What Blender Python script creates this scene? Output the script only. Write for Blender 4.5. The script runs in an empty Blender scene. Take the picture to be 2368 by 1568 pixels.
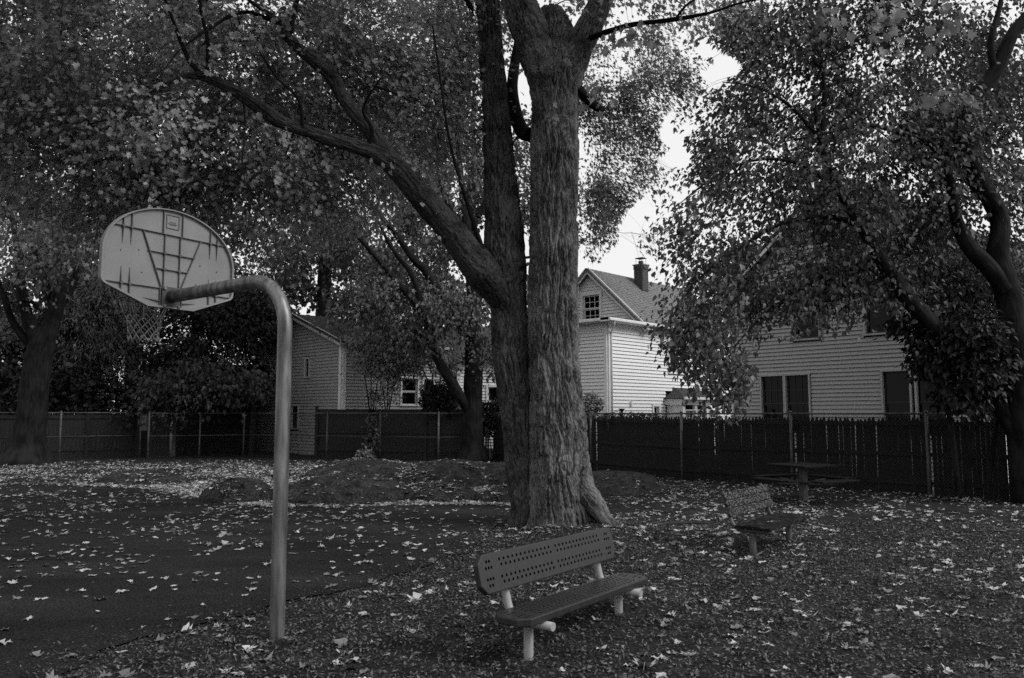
import bpy, bmesh, math, random
import numpy as np
from mathutils import Matrix, Vector
random.seed(7); rng = np.random.default_rng(7)
SC = bpy.context.scene; COL = SC.collection
# ---------------------------------------------------------------- camera
CAMZ = 1.75; F = 1841.0; PITCH = math.atan(171.0/1841.0)
cam = bpy.data.cameras.new('camera'); camo = bpy.data.objects.new('camera', cam); COL.objects.link(camo)
camo.location = (0, 0, CAMZ); camo.rotation_euler = (math.pi/2+PITCH, 0, 0)
cam.sensor_width = 36; cam.lens = 36*F/2367.0; cam.clip_end = 2000; cam.clip_start = 0.05
SC.camera = camo
# ---------------------------------------------------------------- overcast sky, soft sun, exposure
SUN_EL, SUN_AZ = math.radians(40), math.radians(112)      # azimuth clockwise from +Y
world = bpy.data.worlds.new('World'); SC.world = world; world.use_nodes = True
wn = world.node_tree; wn.nodes.clear()
sky = wn.nodes.new('ShaderNodeTexSky'); sky.sky_type = 'NISHITA'; sky.sun_disc = False
sky.sun_elevation = SUN_EL; sky.sun_rotation = SUN_AZ; sky.dust_density = 4
bw = wn.nodes.new('ShaderNodeRGBToBW'); mx = wn.nodes.new('ShaderNodeMix'); mx.data_type = 'RGBA'
bg = wn.nodes.new('ShaderNodeBackground'); wo = wn.nodes.new('ShaderNodeOutputWorld')
mx.inputs['Factor'].default_value = 0.88; mx.inputs['B'].default_value = (10.0, 10.0, 10.0, 1)   # an even cloud layer
bg.inputs['Strength'].default_value = 0.1
wn.links.new(sky.outputs[0], bw.inputs[0]); wn.links.new(bw.outputs[0], mx.inputs['A'])
wn.links.new(mx.outputs['Result'], bg.inputs['Color']); wn.links.new(bg.outputs[0], wo.inputs['Surface'])
sl = bpy.data.lights.new('sun', 'SUN'); sl.energy = 2.1; sl.angle = math.radians(28); sl.color = (1, 1, 1)
so = bpy.data.objects.new('sun', sl); COL.objects.link(so)
sdir = Vector((math.sin(SUN_AZ)*math.cos(SUN_EL), math.cos(SUN_AZ)*math.cos(SUN_EL), math.sin(SUN_EL)))
so.rotation_euler = sdir.to_track_quat('Z', 'Y').to_euler(); so.location = (20, -10, 25)
vs = SC.view_settings; vs.view_transform = 'Standard'; vs.look = 'None'; vs.gamma = 1; vs.exposure = 0
try: vs.use_curve_mapping = False
except Exception: pass
cy = SC.cycles
cy.max_bounces = 5; cy.diffuse_bounces = 3; cy.glossy_bounces = 2; cy.transmission_bounces = 3; cy.transparent_max_bounces = 4
cy.use_denoising = False; cy.sample_clamp_indirect = 4
try: cy.denoiser = 'OPENIMAGEDENOISE'
except Exception: pass
# ---------------------------------------------------------------- helpers
CT, ST = math.cos(PITCH), math.sin(PITCH)
def ray(x, y):
    u = (x-1183.5)/F; v = (784-y)/F
    return Vector((u, CT-v*ST, ST+v*CT))
def at(x, y, Y):                      # the point of the place seen at photo spot (x, y), Y metres ahead
    r = ray(x, y); return Vector((0, 0, CAMZ)) + r*(Y/r.y)
def gp(x, y, z=0.0):                  # the spot on the ground
    r = ray(x, y); return Vector((0, 0, CAMZ)) + r*((z-CAMZ)/r.z)
def pxm(w, Y): return w/F*Y/1.0
def to_px(P):
    d = P - np.array([0, 0, CAMZ]); zc = d[:, 1]*CT + d[:, 2]*ST; yc = -d[:, 1]*ST + d[:, 2]*CT
    zc = np.where(np.abs(zc) < 1e-3, 1e-3, zc)
    return 1183.5 + F*d[:, 0]/zc, 784 - F*yc/zc, zc
WM = {}
def link(o, parent=None, M=None):
    COL.objects.link(o)
    M = M or Matrix.Identity(4)
    WM[o.name] = M
    if parent is not None:
        o.parent = parent; o.matrix_basis = WM[parent.name].inverted() @ M
    else: o.matrix_basis = M
    return o
def thing(name, label, cat, loc=(0, 0, 0), group=None):
    o = bpy.data.objects.new(name, None); o.empty_display_size = .2
    link(o, None, Matrix.Translation(Vector(loc)))
    return tag(o, label, cat, group)
def tag(o, label, cat, group=None):
    o['label'] = label; o['category'] = cat
    if group: o['group'] = group
    return o
def mesh_np(name, V, Fc, mat, smooth=False, attrs=None, uv=None):
    V = np.asarray(V, dtype=np.float32); Fc = np.asarray(Fc, dtype=np.int32)
    me = bpy.data.meshes.new(name); n = Fc.shape[1]
    me.vertices.add(len(V)); me.vertices.foreach_set('co', V.ravel())
    me.loops.add(Fc.size); me.loops.foreach_set('vertex_index', Fc.ravel())
    me.polygons.add(len(Fc)); me.polygons.foreach_set('loop_start', np.arange(0, Fc.size, n, dtype=np.int32))
    try: me.polygons.foreach_set('loop_total', np.full(len(Fc), n, dtype=np.int32))
    except Exception: pass
    if smooth: me.polygons.foreach_set('use_smooth', np.ones(len(Fc), dtype=bool))
    if attrs:
        for k, a in attrs.items():
            at_ = me.attributes.new(k, 'FLOAT', 'POINT'); at_.data.foreach_set('value', np.asarray(a, dtype=np.float32))
    if uv is not None:
        l = me.uv_layers.new(name='UVMap'); l.data.foreach_set('uv', np.asarray(uv, dtype=np.float32)[Fc.ravel()].ravel())
    me.update(); me.validate()
    if mat: me.materials.append(mat)
    return me
def obj(name, me, parent=None, M=None, stuff=False):
    o = bpy.data.objects.new(name, me); link(o, parent, M)
    if stuff: o['kind'] = 'stuff'
    return o
def bm_mesh(name, bm, mat, smooth=False):
    me = bpy.data.meshes.new(name); bm.normal_update(); bm.to_mesh(me); bm.free()
    if mat: me.materials.append(mat)
    if smooth:
        for p in me.polygons: p.use_smooth = True
    return me
class MB:                              # collects boxes, prisms and tubes into one mesh
    def __init__(s): s.v = []; s.f = []
    def poly(s, pts, faces):
        b = len(s.v); s.v += [tuple(p) for p in pts]; s.f += [tuple(b+i for i in f) for f in faces]; return s
    def box(s, c, d, M=None):
        x, y, z = [a/2 for a in d]
        P = [Vector((i*x, j*y, k*z)) + Vector(c) for i in (-1, 1) for j in (-1, 1) for k in (-1, 1)]
        if M: P = [M @ p for p in P]
        return s.poly(P, [(0, 1, 3, 2), (4, 6, 7, 5), (0, 4, 5, 1), (2, 3, 7, 6), (0, 2, 6, 4), (1, 5, 7, 3)])
    def bar(s, a, b, w, h, up=(0, 0, 1)):
        a = Vector(a); b = Vector(b); d = (b-a); L = d.length; d.normalize()
        up = Vector(up); sd = d.cross(up)
        if sd.length < 1e-4: sd = d.cross(Vector((1, 0, 0)))
        sd.normalize(); u2 = sd.cross(d)
        M = Matrix((d, sd, u2)).transposed().to_4x4(); M.translation = (a+b)/2
        return s.box((0, 0, 0), (L, w, h), M)
    def tube(s, pts, r, n=10, cap=True):
        pts = [Vector(p) for p in pts]; rs = r if hasattr(r, '__len__') else [r]*len(pts)
        b = len(s.v); t0 = (pts[1]-pts[0]).normalized()
        nrm = t0.orthogonal().normalized()
        for i, p in enumerate(pts):
            t = (pts[min(i+1, len(pts)-1)]-pts[max(i-1, 0)]).normalized()
            nrm = (nrm - t*nrm.dot(t)).normalized(); bn = t.cross(nrm)
            for k in range(n):
                a = 2*math.pi*k/n; s.v.append(tuple(p + (nrm*math.cos(a)+bn*math.sin(a))*rs[i]))
        for i in range(len(pts)-1):
            for k in range(n):
                k2 = (k+1) % n; s.f.append((b+i*n+k, b+i*n+k2, b+(i+1)*n+k2, b+(i+1)*n+k))
        if cap:
            s.f.append(tuple(b+k for k in range(n))[::-1]); e = b+(len(pts)-1)*n; s.f.append(tuple(e+k for k in range(n)))
        return s
    def mesh(s, name, mat, smooth=False, bevel=0):
        me = bpy.data.meshes.new(name); me.from_pydata(s.v, [], s.f); me.update()
        bm = bmesh.new(); bm.from_mesh(me)
        bmesh.ops.recalc_face_normals(bm, faces=bm.faces)
        if bevel:
            bmesh.ops.bevel(bm, geom=[e for e in bm.edges if e.calc_face_angle(0) > .5], offset=bevel, segments=2, affect='EDGES', profile=.5)
        bm.to_mesh(me); bm.free()
        if mat: me.materials.append(mat)
        if smooth:
            for p in me.polygons: p.use_smooth = len(p.vertices) == 4
        return me
    def obj(s, name, mat, parent=None, smooth=False, bevel=0, M=None, stuff=False):
        return obj(name, s.mesh(name, mat, smooth, bevel), parent, M, stuff)
def vnoise(P, seed=0):
    P = np.asarray(P, dtype=np.float64); I = np.floor(P).astype(np.int64); f = P-I; f = f*f*(3-2*f)
    def h(i, j, k):
        n = (i*374761393 + j*668265263 + k*1274126177 + seed*69069) & 0xffffffff
        n = ((n ^ (n >> 13))*1274126177) & 0xffffffff
        n = ((n ^ (n >> 16))*2246822519) & 0xffffffff
        return ((n ^ (n >> 15)) & 0xffff)/65535.0
    x, y, z = I[..., 0], I[..., 1], I[..., 2]; fx, fy, fz = f[..., 0], f[..., 1], f[..., 2]
    def lx(j, k): return h(x, y+j, z+k)*(1-fx) + h(x+1, y+j, z+k)*fx
    return (lx(0, 0)*(1-fy)+lx(1, 0)*fy)*(1-fz) + (lx(0, 1)*(1-fy)+lx(1, 1)*fy)*fz
def fbm(P, o=4, seed=0):
    P = np.asarray(P, dtype=np.float64); r = 0; a = .5; t = 0
    for i in range(o): r = r + a*vnoise(P*2**i, seed+i*17); t += a; a *= .5
    return r/t
# ---------------------------------------------------------------- materials (a black-and-white photograph: neutral greys)
def nmat(name):
    m = bpy.data.materials.new(name); m.use_nodes = True; nt = m.node_tree
    b = nt.nodes['Principled BSDF']; return m, nt, b
def g(v): return (v, v, v, 1)
def mat_noise(name, lo, hi, scale=(1, 1, 1), nscale=5, detail=6, rough=.8, bump=0, bscale=None, spec=.3, metal=0, coord='Object', bdist=.01, ramp=(.3, .7)):
    m, nt, b = nmat(name); N = nt.nodes; L = nt.links
    tc = N.new('ShaderNodeTexCoord'); mp = N.new('ShaderNodeMapping'); mp.inputs['Scale'].default_value = scale
    L.new(tc.outputs[coord], mp.inputs[0])
    n = N.new('ShaderNodeTexNoise'); n.inputs['Scale'].default_value = nscale; n.inputs['Detail'].default_value = detail
    L.new(mp.outputs[0], n.inputs['Vector'])
    r = N.new('ShaderNodeValToRGB'); r.color_ramp.elements[0].color = g(lo); r.color_ramp.elements[1].color = g(hi)
    r.color_ramp.elements[0].position, r.color_ramp.elements[1].position = ramp
    L.new(n.outputs[0], r.inputs[0]); L.new(r.outputs[0], b.inputs['Base Color'])
    b.inputs['Roughness'].default_value = rough; b.inputs['Specular IOR Level'].default_value = spec; b.inputs['Metallic'].default_value = metal
    if bump:
        n2 = N.new('ShaderNodeTexNoise'); n2.inputs['Scale'].default_value = bscale or nscale*4; n2.inputs['Detail'].default_value = 5
        L.new(mp.outputs[0], n2.inputs['Vector']); bp = N.new('ShaderNodeBump'); bp.inputs['Strength'].default_value = bump
        bp.inputs['Distance'].default_value = bdist
        L.new(n2.outputs[0], bp.inputs['Height']); L.new(bp.outputs[0], b.inputs['Normal'])
    return m
def mat_leaf(name, lo, hi, trans=.25, vein=True):
    m = bpy.data.materials.new(name); m.use_nodes = True; nt = m.node_tree; N = nt.nodes; L = nt.links
    N.remove(N['Principled BSDF']); out = N['Material Output']
    a = N.new('ShaderNodeAttribute'); a.attribute_name = 'tone'
    r = N.new('ShaderNodeValToRGB'); r.color_ramp.elements[0].color = g(lo); r.color_ramp.elements[1].color = g(hi)
    L.new(a.outputs['Fac'], r.inputs[0])
    d = N.new('ShaderNodeBsdfDiffuse'); t = N.new('ShaderNodeBsdfTranslucent'); gl = N.new('ShaderNodeBsdfGlossy')
    gl.inputs['Roughness'].default_value = .45; gl.inputs['Color'].default_value = g(.9)
    m1 = N.new('ShaderNodeMixShader'); m1.inputs[0].default_value = trans; m2 = N.new('ShaderNodeMixShader'); m2.inputs[0].default_value = .025
    L.new(r.outputs[0], d.inputs[0]); L.new(r.outputs[0], t.inputs[0])
    L.new(d.outputs[0], m1.inputs[1]); L.new(t.outputs[0], m1.inputs[2]); L.new(m1.outputs[0], m2.inputs[1]); L.new(gl.outputs[0], m2.inputs[2])
    L.new(m2.outputs[0], out.inputs[0])
    return m
def mat_bark(name, lo, hi, bump=.8, su=14, sv=2.2):
    m, nt, b = nmat(name); N = nt.nodes; L = nt.links
    tc = N.new('ShaderNodeTexCoord'); mp = N.new('ShaderNodeMapping'); mp.inputs['Scale'].default_value = (su, sv, 1)
    L.new(tc.outputs['UV'], mp.inputs[0])
    n = N.new('ShaderNodeTexNoise'); n.inputs['Scale'].default_value = 1; n.inputs['Detail'].default_value = 8; n.inputs['Distortion'].default_value = .6
    L.new(mp.outputs[0], n.inputs['Vector'])
    n3 = N.new('ShaderNodeTexNoise'); n3.inputs['Scale'].default_value = 2.3; n3.inputs['Detail'].default_value = 4
    L.new(tc.outputs['Object'], n3.inputs['Vector'])
    mixn = N.new('ShaderNodeMath'); mixn.operation = 'ADD'; mm = N.new('ShaderNodeMath'); mm.operation = 'MULTIPLY'; mm.inputs[1].default_value = .5
    L.new(n.outputs[0], mixn.inputs[0]); L.new(n3.outputs[0], mixn.inputs[1]); L.new(mixn.outputs[0], mm.inputs[0])
    r = N.new('ShaderNodeValToRGB'); r.color_ramp.elements[0].color = g(lo); r.color_ramp.elements[1].color = g(hi)
    r.color_ramp.elements[0].position, r.color_ramp.elements[1].position = .40, .60
    L.new(mm.outputs[0], r.inputs[0]); L.new(r.outputs[0], b.inputs['Base Color'])
    bp = N.new('ShaderNodeBump'); bp.inputs['Strength'].default_value = bump; bp.inputs['Distance'].default_value = .03
    L.new(n.outputs[0], bp.inputs['Height']); L.new(bp.outputs[0], b.inputs['Normal'])
    b.inputs['Roughness'].default_value = .9; b.inputs['Specular IOR Level'].default_value = .15
    return m
def mat_plain(name, v, rough=.6, spec=.3, metal=0):
    m, nt, b = nmat(name); b.inputs['Base Color'].default_value = g(v); b.inputs['Roughness'].default_value = rough
    b.inputs['Specular IOR Level'].default_value = spec; b.inputs['Metallic'].default_value = metal; return m
M_bark = mat_bark('maple_bark', .04, .20, 1.0, 60, 15)
M_bark_stem_shade = mat_bark('shaded_stem_bark', .022, .10, 1.0, 60, 15)  # darker copy of the trunk bark: the left stem's shade put into its colour
M_bark_limb_shade = mat_bark('shaded_limb_bark', .014, .075, 1.0, 70, 18)  # darker copy again: the upper limbs' silhouette shade is put into the colour
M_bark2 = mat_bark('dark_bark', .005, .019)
M_twig = mat_plain('twig_bark', .03, .9, .1)
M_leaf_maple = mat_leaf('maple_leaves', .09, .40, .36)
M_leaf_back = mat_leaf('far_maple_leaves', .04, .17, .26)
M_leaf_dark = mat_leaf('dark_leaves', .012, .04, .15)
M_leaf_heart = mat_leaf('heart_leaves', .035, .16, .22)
M_leaf_pine = mat_leaf('pine_needles', .04, .11, .1)
M_leaf_young = mat_leaf('sapling_leaves', .10, .34, .25)
M_fallen = mat_leaf('fallen_leaves', .05, .64, .08)
M_mulch = mat_leaf('mulch_chips', .010, .23, .0)
M_ground = mat_noise('soil', .010, .036, nscale=3, detail=10, rough=.95, bump=.9, bscale=40, spec=.1, bdist=.02)
M_asphalt = mat_noise('asphalt', .011, .028, scale=(.35, 1.2, 1), nscale=.9, detail=9, rough=.92, bump=.5, bscale=160, spec=.06, bdist=.004)
def speckle(m, sc, lo, hi):
    nt = m.node_tree; N = nt.nodes; L = nt.links; b_ = N['Principled BSDF']; src = b_.inputs['Base Color'].links[0].from_socket
    tc = N.new('ShaderNodeTexCoord'); v = N.new('ShaderNodeTexNoise'); v.inputs['Scale'].default_value = sc; v.inputs['Detail'].default_value = 3
    L.new(tc.outputs['Object'], v.inputs['Vector']); r = N.new('ShaderNodeValToRGB'); r.color_ramp.elements[0].color = g(lo); r.color_ramp.elements[1].color = g(hi)
    r.color_ramp.elements[0].position, r.color_ramp.elements[1].position = .42, .68
    mx_ = N.new('ShaderNodeMix'); mx_.data_type = 'RGBA'; mx_.blend_type = 'MULTIPLY'; mx_.inputs['Factor'].default_value = 1
    L.new(v.outputs[0], r.inputs[0]); L.new(src, mx_.inputs['A']); L.new(r.outputs[0], mx_.inputs['B']); L.new(mx_.outputs['Result'], b_.inputs['Base Color'])
speckle(M_asphalt, 60, .6, 2.2)
M_rock = mat_noise('ledge_rock', .012, .05, scale=(1, 1, 2), nscale=3.5, detail=12, rough=.9, bump=.9, bscale=14, spec=.15, bdist=.03)
speckle(M_rock, 22, .6, 1.8)
M_galv = mat_noise('galvanised_steel', .06, .25, scale=(2.4, 2.4, .35), nscale=8, detail=10, rough=.42, bump=.12, spec=.5, metal=.45)
M_board_paint = mat_noise('backboard_paint', .19, .25, nscale=3, detail=8, rough=.55, bump=.04, bscale=60, spec=.3)
M_rib = mat_noise('backboard_rib', .08, .15, nscale=8, rough=.6)
M_table = mat_noise('table_coating', .006, .020, nscale=14, detail=6, rough=.8, spec=.1)
M_dark_steel = mat_noise('dark_steel', .04, .09, nscale=12, rough=.55, spec=.4)
M_bench_coat = mat_noise('bench_coating', .017, .026, nscale=20, detail=4, rough=.42, bump=.06, bscale=160, spec=.45, bdist=.002)
M_bench_tube = mat_noise('bench_tube_paint', .26, .33, nscale=6, rough=.45, bump=.02, spec=.4)
M_old_paint = mat_noise('peeling_paint', .010, .12, scale=(.9, .9, 2.5), nscale=26, detail=9, rough=.8, bump=.5, spec=.2, ramp=(.47, .60))
M_old_seat = mat_noise('worn_seat_paint', .007, .045, scale=(.4, .4, 2), nscale=22, detail=8, rough=.75, bump=.3, spec=.12, ramp=(.45, .75))
M_wood_fence = mat_noise('weathered_fence_wood', .010, .026, scale=(6, 6, .7), nscale=4, detail=9, rough=.85, bump=.4, spec=.15)
M_wood_board = mat_noise('grey_fence_boards', .014, .04, scale=(5, 5, .6), nscale=4, detail=9, rough=.85, bump=.4, spec=.15)
M_chain = mat_noise('chain_link_steel', .05, .13, scale=(1, 1, .3), nscale=8, rough=.55, metal=.3)
M_wire = mat_plain('fence_wire', .05, .6, .3, .3)
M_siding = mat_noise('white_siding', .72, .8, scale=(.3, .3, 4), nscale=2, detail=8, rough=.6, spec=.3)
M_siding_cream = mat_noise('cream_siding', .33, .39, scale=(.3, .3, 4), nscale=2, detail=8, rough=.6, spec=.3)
M_siding_grey = mat_noise('grey_siding', .26, .34, scale=(.3, .3, 4), nscale=2, detail=8, rough=.6, spec=.3)
M_trim = mat_noise('white_trim', .7, .8, nscale=4, rough=.5)
M_sash_dark = mat_plain('dark_sash_paint', .03, .5, .3)
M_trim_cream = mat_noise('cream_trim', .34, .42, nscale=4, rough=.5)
M_trim_grey = mat_noise('grey_trim', .38, .46, nscale=4, rough=.5)
M_backing = mat_plain('sheathing', .05, .9, .1)
M_glass = mat_plain('window_glass', .004, .05, .12)
M_blind = mat_noise('window_blind', .25, .32, nscale=3, rough=.8)
M_shingle = mat_noise('roof_shingles', .13, .24, scale=(1, 1, 1), nscale=9, detail=9, rough=.9, bump=.4, spec=.15)
M_shingle_dark = mat_noise('dark_roof_shingles', .03, .07, nscale=9, detail=9, rough=.9, bump=.4, spec=.15)
M_brick = mat_noise('chimney_brick', .06, .16, nscale=7, detail=6, rough=.9, bump=.3)
M_mortar = mat_plain('mortar', .2, .95, .1)
M_black = mat_plain('black_metal', .015, .6, .3)
M_net = mat_plain('net_cord', .25, .8, .2)
M_garage = mat_noise('garage_wood', .008, .02, scale=(1, 1, 4), nscale=4, rough=.85)
M_timber = mat_noise('edging_timber', .02, .05, scale=(3, 1, 1), nscale=5, rough=.9, bump=.4)
M_paper = mat_noise('sign_paper', .04, .09, nscale=9, rough=.8)
M_mark = mat_plain('sign_ink', .3, .8)
# ================================================================ ground
MOUND = [(gp(1210, 1532), .05, .4), (gp(1445, 1405), .10, .42), (gp(1320, 1440), .05, .5), (gp(1300, 1235), .10, .9), (gp(1900, 1330), .05, 1.2), (gp(1650, 1450), .04, .8)]
EDGE_PX = [(91, 1568), (203, 1509), (406, 1463), (512, 1438), (629, 1403), (811, 1367), (913, 1337), (1055, 1281), (1116, 1240), (1182, 1205)]
EDGE = [gp(*p) for p in EDGE_PX]
EDGE = [Vector((-5.6, 3.0, 0))] + EDGE + [Vector((.35, 13.2, 0))]
FAR = [gp(1180, 1168), gp(1060, 1166), gp(930, 1168), (gp(760, 1172)), gp(620, 1170), gp(520, 1162), gp(420, 1143), gp(330, 1130), gp(200, 1124), gp(60, 1118), gp(-150, 1114)]
def poly_noise(pts, amp, step, seed):
    out = []
    for a, b in zip(pts[:-1], pts[1:]):
        n = max(1, int((b-a).length/step))
        for i in range(n):
            p = a.lerp(b, i/n); out.append(p)
    out.append(pts[-1]); A = np.array([tuple(p) for p in out])
    dx = fbm(np.c_[A[:, :2]*1.7, np.full(len(A), seed)], 4, 3)-.5; dy = fbm(np.c_[A[:, :2]*1.7, np.full(len(A), seed+9)], 4, 5)-.5
    A[:, 0] += amp*dx; A[:, 1] += amp*dy; return A
e1 = poly_noise(EDGE, .6, .05, 1); e2 = poly_noise(FAR, .6, .15, 4)
COURT = np.vstack([e1[:, :2], e2[:, :2], [[-26, 19.5], [-26, 2.0]]])
def inside(P, poly):
    x, y = P[:, 0], P[:, 1]; c = np.zeros(len(P), bool); n = len(poly); j = n-1
    for i in range(n):
        xi, yi = poly[i]; xj, yj = poly[j]
        m = ((yi > y) != (yj > y)) & (x < (xj-xi)*(y-yi)/((yj-yi) or 1e-9)+xi); c ^= m; j = i
    return c
def ground_h(X, Y):
    X = np.asarray(X, float); Y = np.asarray(Y, float); h = np.zeros_like(X)
    for (c, a, s) in MOUND: h += a*np.exp(-((X-c.x)**2+(Y-c.y)**2)/(2*s*s))
    nz = (fbm(np.stack([X*1.1, Y*1.1, X*0], -1), 4, 11)-.5)*.10
    edge = np.interp(Y, [3, 5.4, 6.4, 7.6, 9, 11, 13, 14, 60], [-5.6, -3.1, -2.2, -1.2, -.5, .1, .35, 1.2, 3.])
    w = np.clip((X-edge-.25)/.8, 0, 1)
    return h*np.clip((X-edge)/.3, 0, 1) + nz*w*np.clip((60-Y)/20, 0, 1) - .012*(1-w)
xs = np.unique(np.round(np.concatenate([np.linspace(-140, -30, 12), np.arange(-30, -6, .8), np.arange(-6, 10, .11), np.arange(10, 30, .8), np.linspace(30, 140, 12)]), 3))
ys = np.unique(np.round(np.concatenate([np.linspace(-60, 1, 10), np.arange(1, 18, .11), np.arange(18, 34, .5), np.linspace(34, 300, 30)]), 3))
GX, GY = np.meshgrid(xs, ys); GZ = ground_h(GX, GY)
nx, ny = len(xs), len(ys); ii = np.arange(nx*ny).reshape(ny, nx)
Fq = np.stack([ii[:-1, :-1], ii[:-1, 1:], ii[1:, 1:], ii[1:, :-1]], -1).reshape(-1, 4)
ground = obj('ground', mesh_np('ground', np.stack([GX, GY, GZ], -1).reshape(-1, 3), Fq, M_ground, True)); ground['kind'] = 'structure'
bm = bmesh.new(); vsb = [bm.verts.new((p[0], p[1], .004)) for p in COURT]
eb = [bm.edges.new((vsb[i], vsb[(i+1) % len(vsb)])) for i in range(len(vsb))]
bmesh.ops.triangle_fill(bm, edges=eb, use_beauty=True)
bmesh.ops.recalc_face_normals(bm, faces=bm.faces)
if sum(f.normal.z for f in bm.faces) < 0: bmesh.ops.reverse_faces(bm, faces=bm.faces)
court = obj('asphalt_court', bm_mesh('asphalt_court', bm, M_asphalt)); court['kind'] = 'structure'
# ---------------------------------------------------------------- rock ledges breaking through the ground
ROCKS = []
def rock(px, py, w, d, h, rot, seed, label, off=0):
    c = gp(px, py); c.y += d/2+off; c.x *= (c.y)/(c.y-d/2-off)
    ROCKS.append((c.x, c.y, w/2, d/2, h*1.12, rot, seed))
    n, m = 90, 70
    X, Y = np.meshgrid(np.linspace(-1.08, 1.08, n), np.linspace(-1.08, 1.08, m))
    cx, sx = math.cos(rot), math.sin(rot)
    WX = c.x + X*w/2*cx - Y*d/2*sx; WY = c.y + X*w/2*sx + Y*d/2*cx
    Z = rock_h1(WX, WY, ROCKS[-1])
    V = np.stack([WX-c.x, WY-c.y, Z], -1).reshape(-1, 3); ii = np.arange(n*m).reshape(m, n)
    Fq = np.stack([ii[:-1, :-1], ii[:-1, 1:], ii[1:, 1:], ii[1:, :-1]], -1).reshape(-1, 4)
    o = obj('rock', mesh_np('rock', V, Fq, M_rock, True), None, Matrix.Translation((c.x, c.y, 0)))
    return tag(o, label, 'rock', 'rock ledges at the far edge of the court')
def rock_h1(X, Y, R):
    cx, cy_, a, b, h, rot, seed = R; co, si = math.cos(rot), math.sin(rot)
    u = ((X-cx)*co + (Y-cy_)*si)/a; v = (-(X-cx)*si + (Y-cy_)*co)/b
    P = np.stack([X*.9, Y*.9, X*0+seed*7.3], -1)
    d = np.sqrt(u*u+v*v) + (fbm(P*1.0, 3, seed)-.5)*.45
    base = np.clip(1-d**2.2, -.6, 1); base = np.where(base > 0, base**.6, base)
    rid = 1-np.abs(2*fbm(np.stack([X*1.1+Y*.5, Y*2.6-X*1.2, X*0+seed], -1), 4, seed+5)-1)
    return h*base*(.85+.3*fbm(P*1.0, 3, seed+2)) - .16*h*np.clip((rid-.86)/.14, 0, 1)*np.clip(base*2, 0, 1) - .03 + .16*h*(fbm(P*5, 3, seed+8)-.5) + .05*h*np.abs(2*fbm(np.stack([X*2+Y, Y*9-X*3, X*0+seed], -1), 3, seed+12)-1)*np.clip(base*2, 0, 1)
def top_h(X, Y):
    H = ground_h(X, Y); on = np.zeros(np.shape(X), bool)
    for R in ROCKS:
        h = rock_h1(X, Y, R); on |= h > H+.03; H = np.maximum(H, h)
    return H, on
rock(548, 1166, 1.45, 1.8, .42, .1, 1, 'low dark rock with a broken face just beyond the hoop pole')
rock(800, 1169, 2.9, 3.2, .42, -.1, 2, 'widest smooth rock ledge facing the court, dotted with single leaves')
rock(835, 1110, 3.4, 3.2, .42, .05, 3, 'rounded rock hump behind the widest ledge', 0)
rock(1010, 1160, 1.7, 1.6, .3, .2, 8, 'small dark rock at the foot of the leafy gully')
rock(1045, 1128, 2.8, 4.2, .50, -.2, 4, 'steep rock hump between the leafy gully and the twin-stemmed tree')
rock(1150, 1128, 2.3, 4.5, .42, -.6, 5, 'slanting ribbed rock slab beside the twin-stemmed tree')
rock(1165, 1163, 1.2, 1.3, .25, 0, 6, 'small rounded rock against the base of the twin-stemmed tree')
rock(330, 1122, 2.2, 2.2, .26, 0, 7, 'flat rock half buried in leaves beyond the court')
rock(1440, 1143, 2.2, 2.0, .2, .2, 9, 'low pale rock slab between the big tree and the picket fence')
rock(1425, 1118, 2.2, 2.0, .22, -.2, 10, 'flat rock showing through leaves near the picket fence post')
# ---------------------------------------------------------------- timber edging right of the big tree
a0, a1 = gp(1418, 1213), gp(1640, 1211)
t = MB(); prev = None
pts = [a0.lerp(a1, i/8)+Vector((0, .05*math.sin(i*1.3), .008)) for i in range(9)]
t.tube(pts, [.035]*9, 6)
tag(t.obj('timber_edging', M_timber), 'long thin dark edging timber lying in the leaves right of the big tree', 'edging')
# ================================================================ basketball hoop
BC = at(392, 700, 7.35); RDIR = Vector((.536, .844, 0)).normalized(); NDIR = Vector((-.844, .536, 0)).normalized()  # right along board, towards the court
ARMZ = 2.83; pb = gp(640, 1472)
hoop = thing('basketball_hoop', 'grey metal basketball hoop with fan backboard on a bent pole', 'basketball hoop', (pb.x, pb.y, 0))
BZ = ARMZ-.115; bo = Vector((BC.x, BC.y, BZ))
armv = Vector((bo.x-pb.x, bo.y-pb.y, 0)); ad = armv.normalized()
pole = MB(); R = .40; pts = [Vector((pb.x, pb.y, -.3)), Vector((pb.x, pb.y, 0)), Vector((pb.x, pb.y, 1.2)), Vector((pb.x, pb.y, ARMZ-R-.02))]
for i in range(1, 13):
    a = math.pi/2*i/12; pts.append(Vector((pb.x, pb.y, ARMZ-R)) + ad*(R*(1-math.cos(a))) + Vector((0, 0, R*math.sin(a)*1.06)))
pts.append(Vector((bo.x, bo.y, ARMZ)) - ad*.6 + Vector((0, 0, .01))); pts.append(Vector((bo.x, bo.y, ARMZ-.005)) - ad*.028)
pole.tube(pts, .0585, 28)
po = pole.obj('pole', M_galv, hoop, True)
sm = MB(); q = Vector((pb.x, pb.y, 2.34)); sm.tube([q+Vector((.052, .02, 0)), q+Vector((.062, .024, 0))], .011, 8); sm.obj('plug', M_black, po)
BM = Matrix((RDIR, -NDIR, Vector((0, 0, 1)))).transposed().to_4x4(); BM.translation = bo     # local x right, y back (to us), z up
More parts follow.
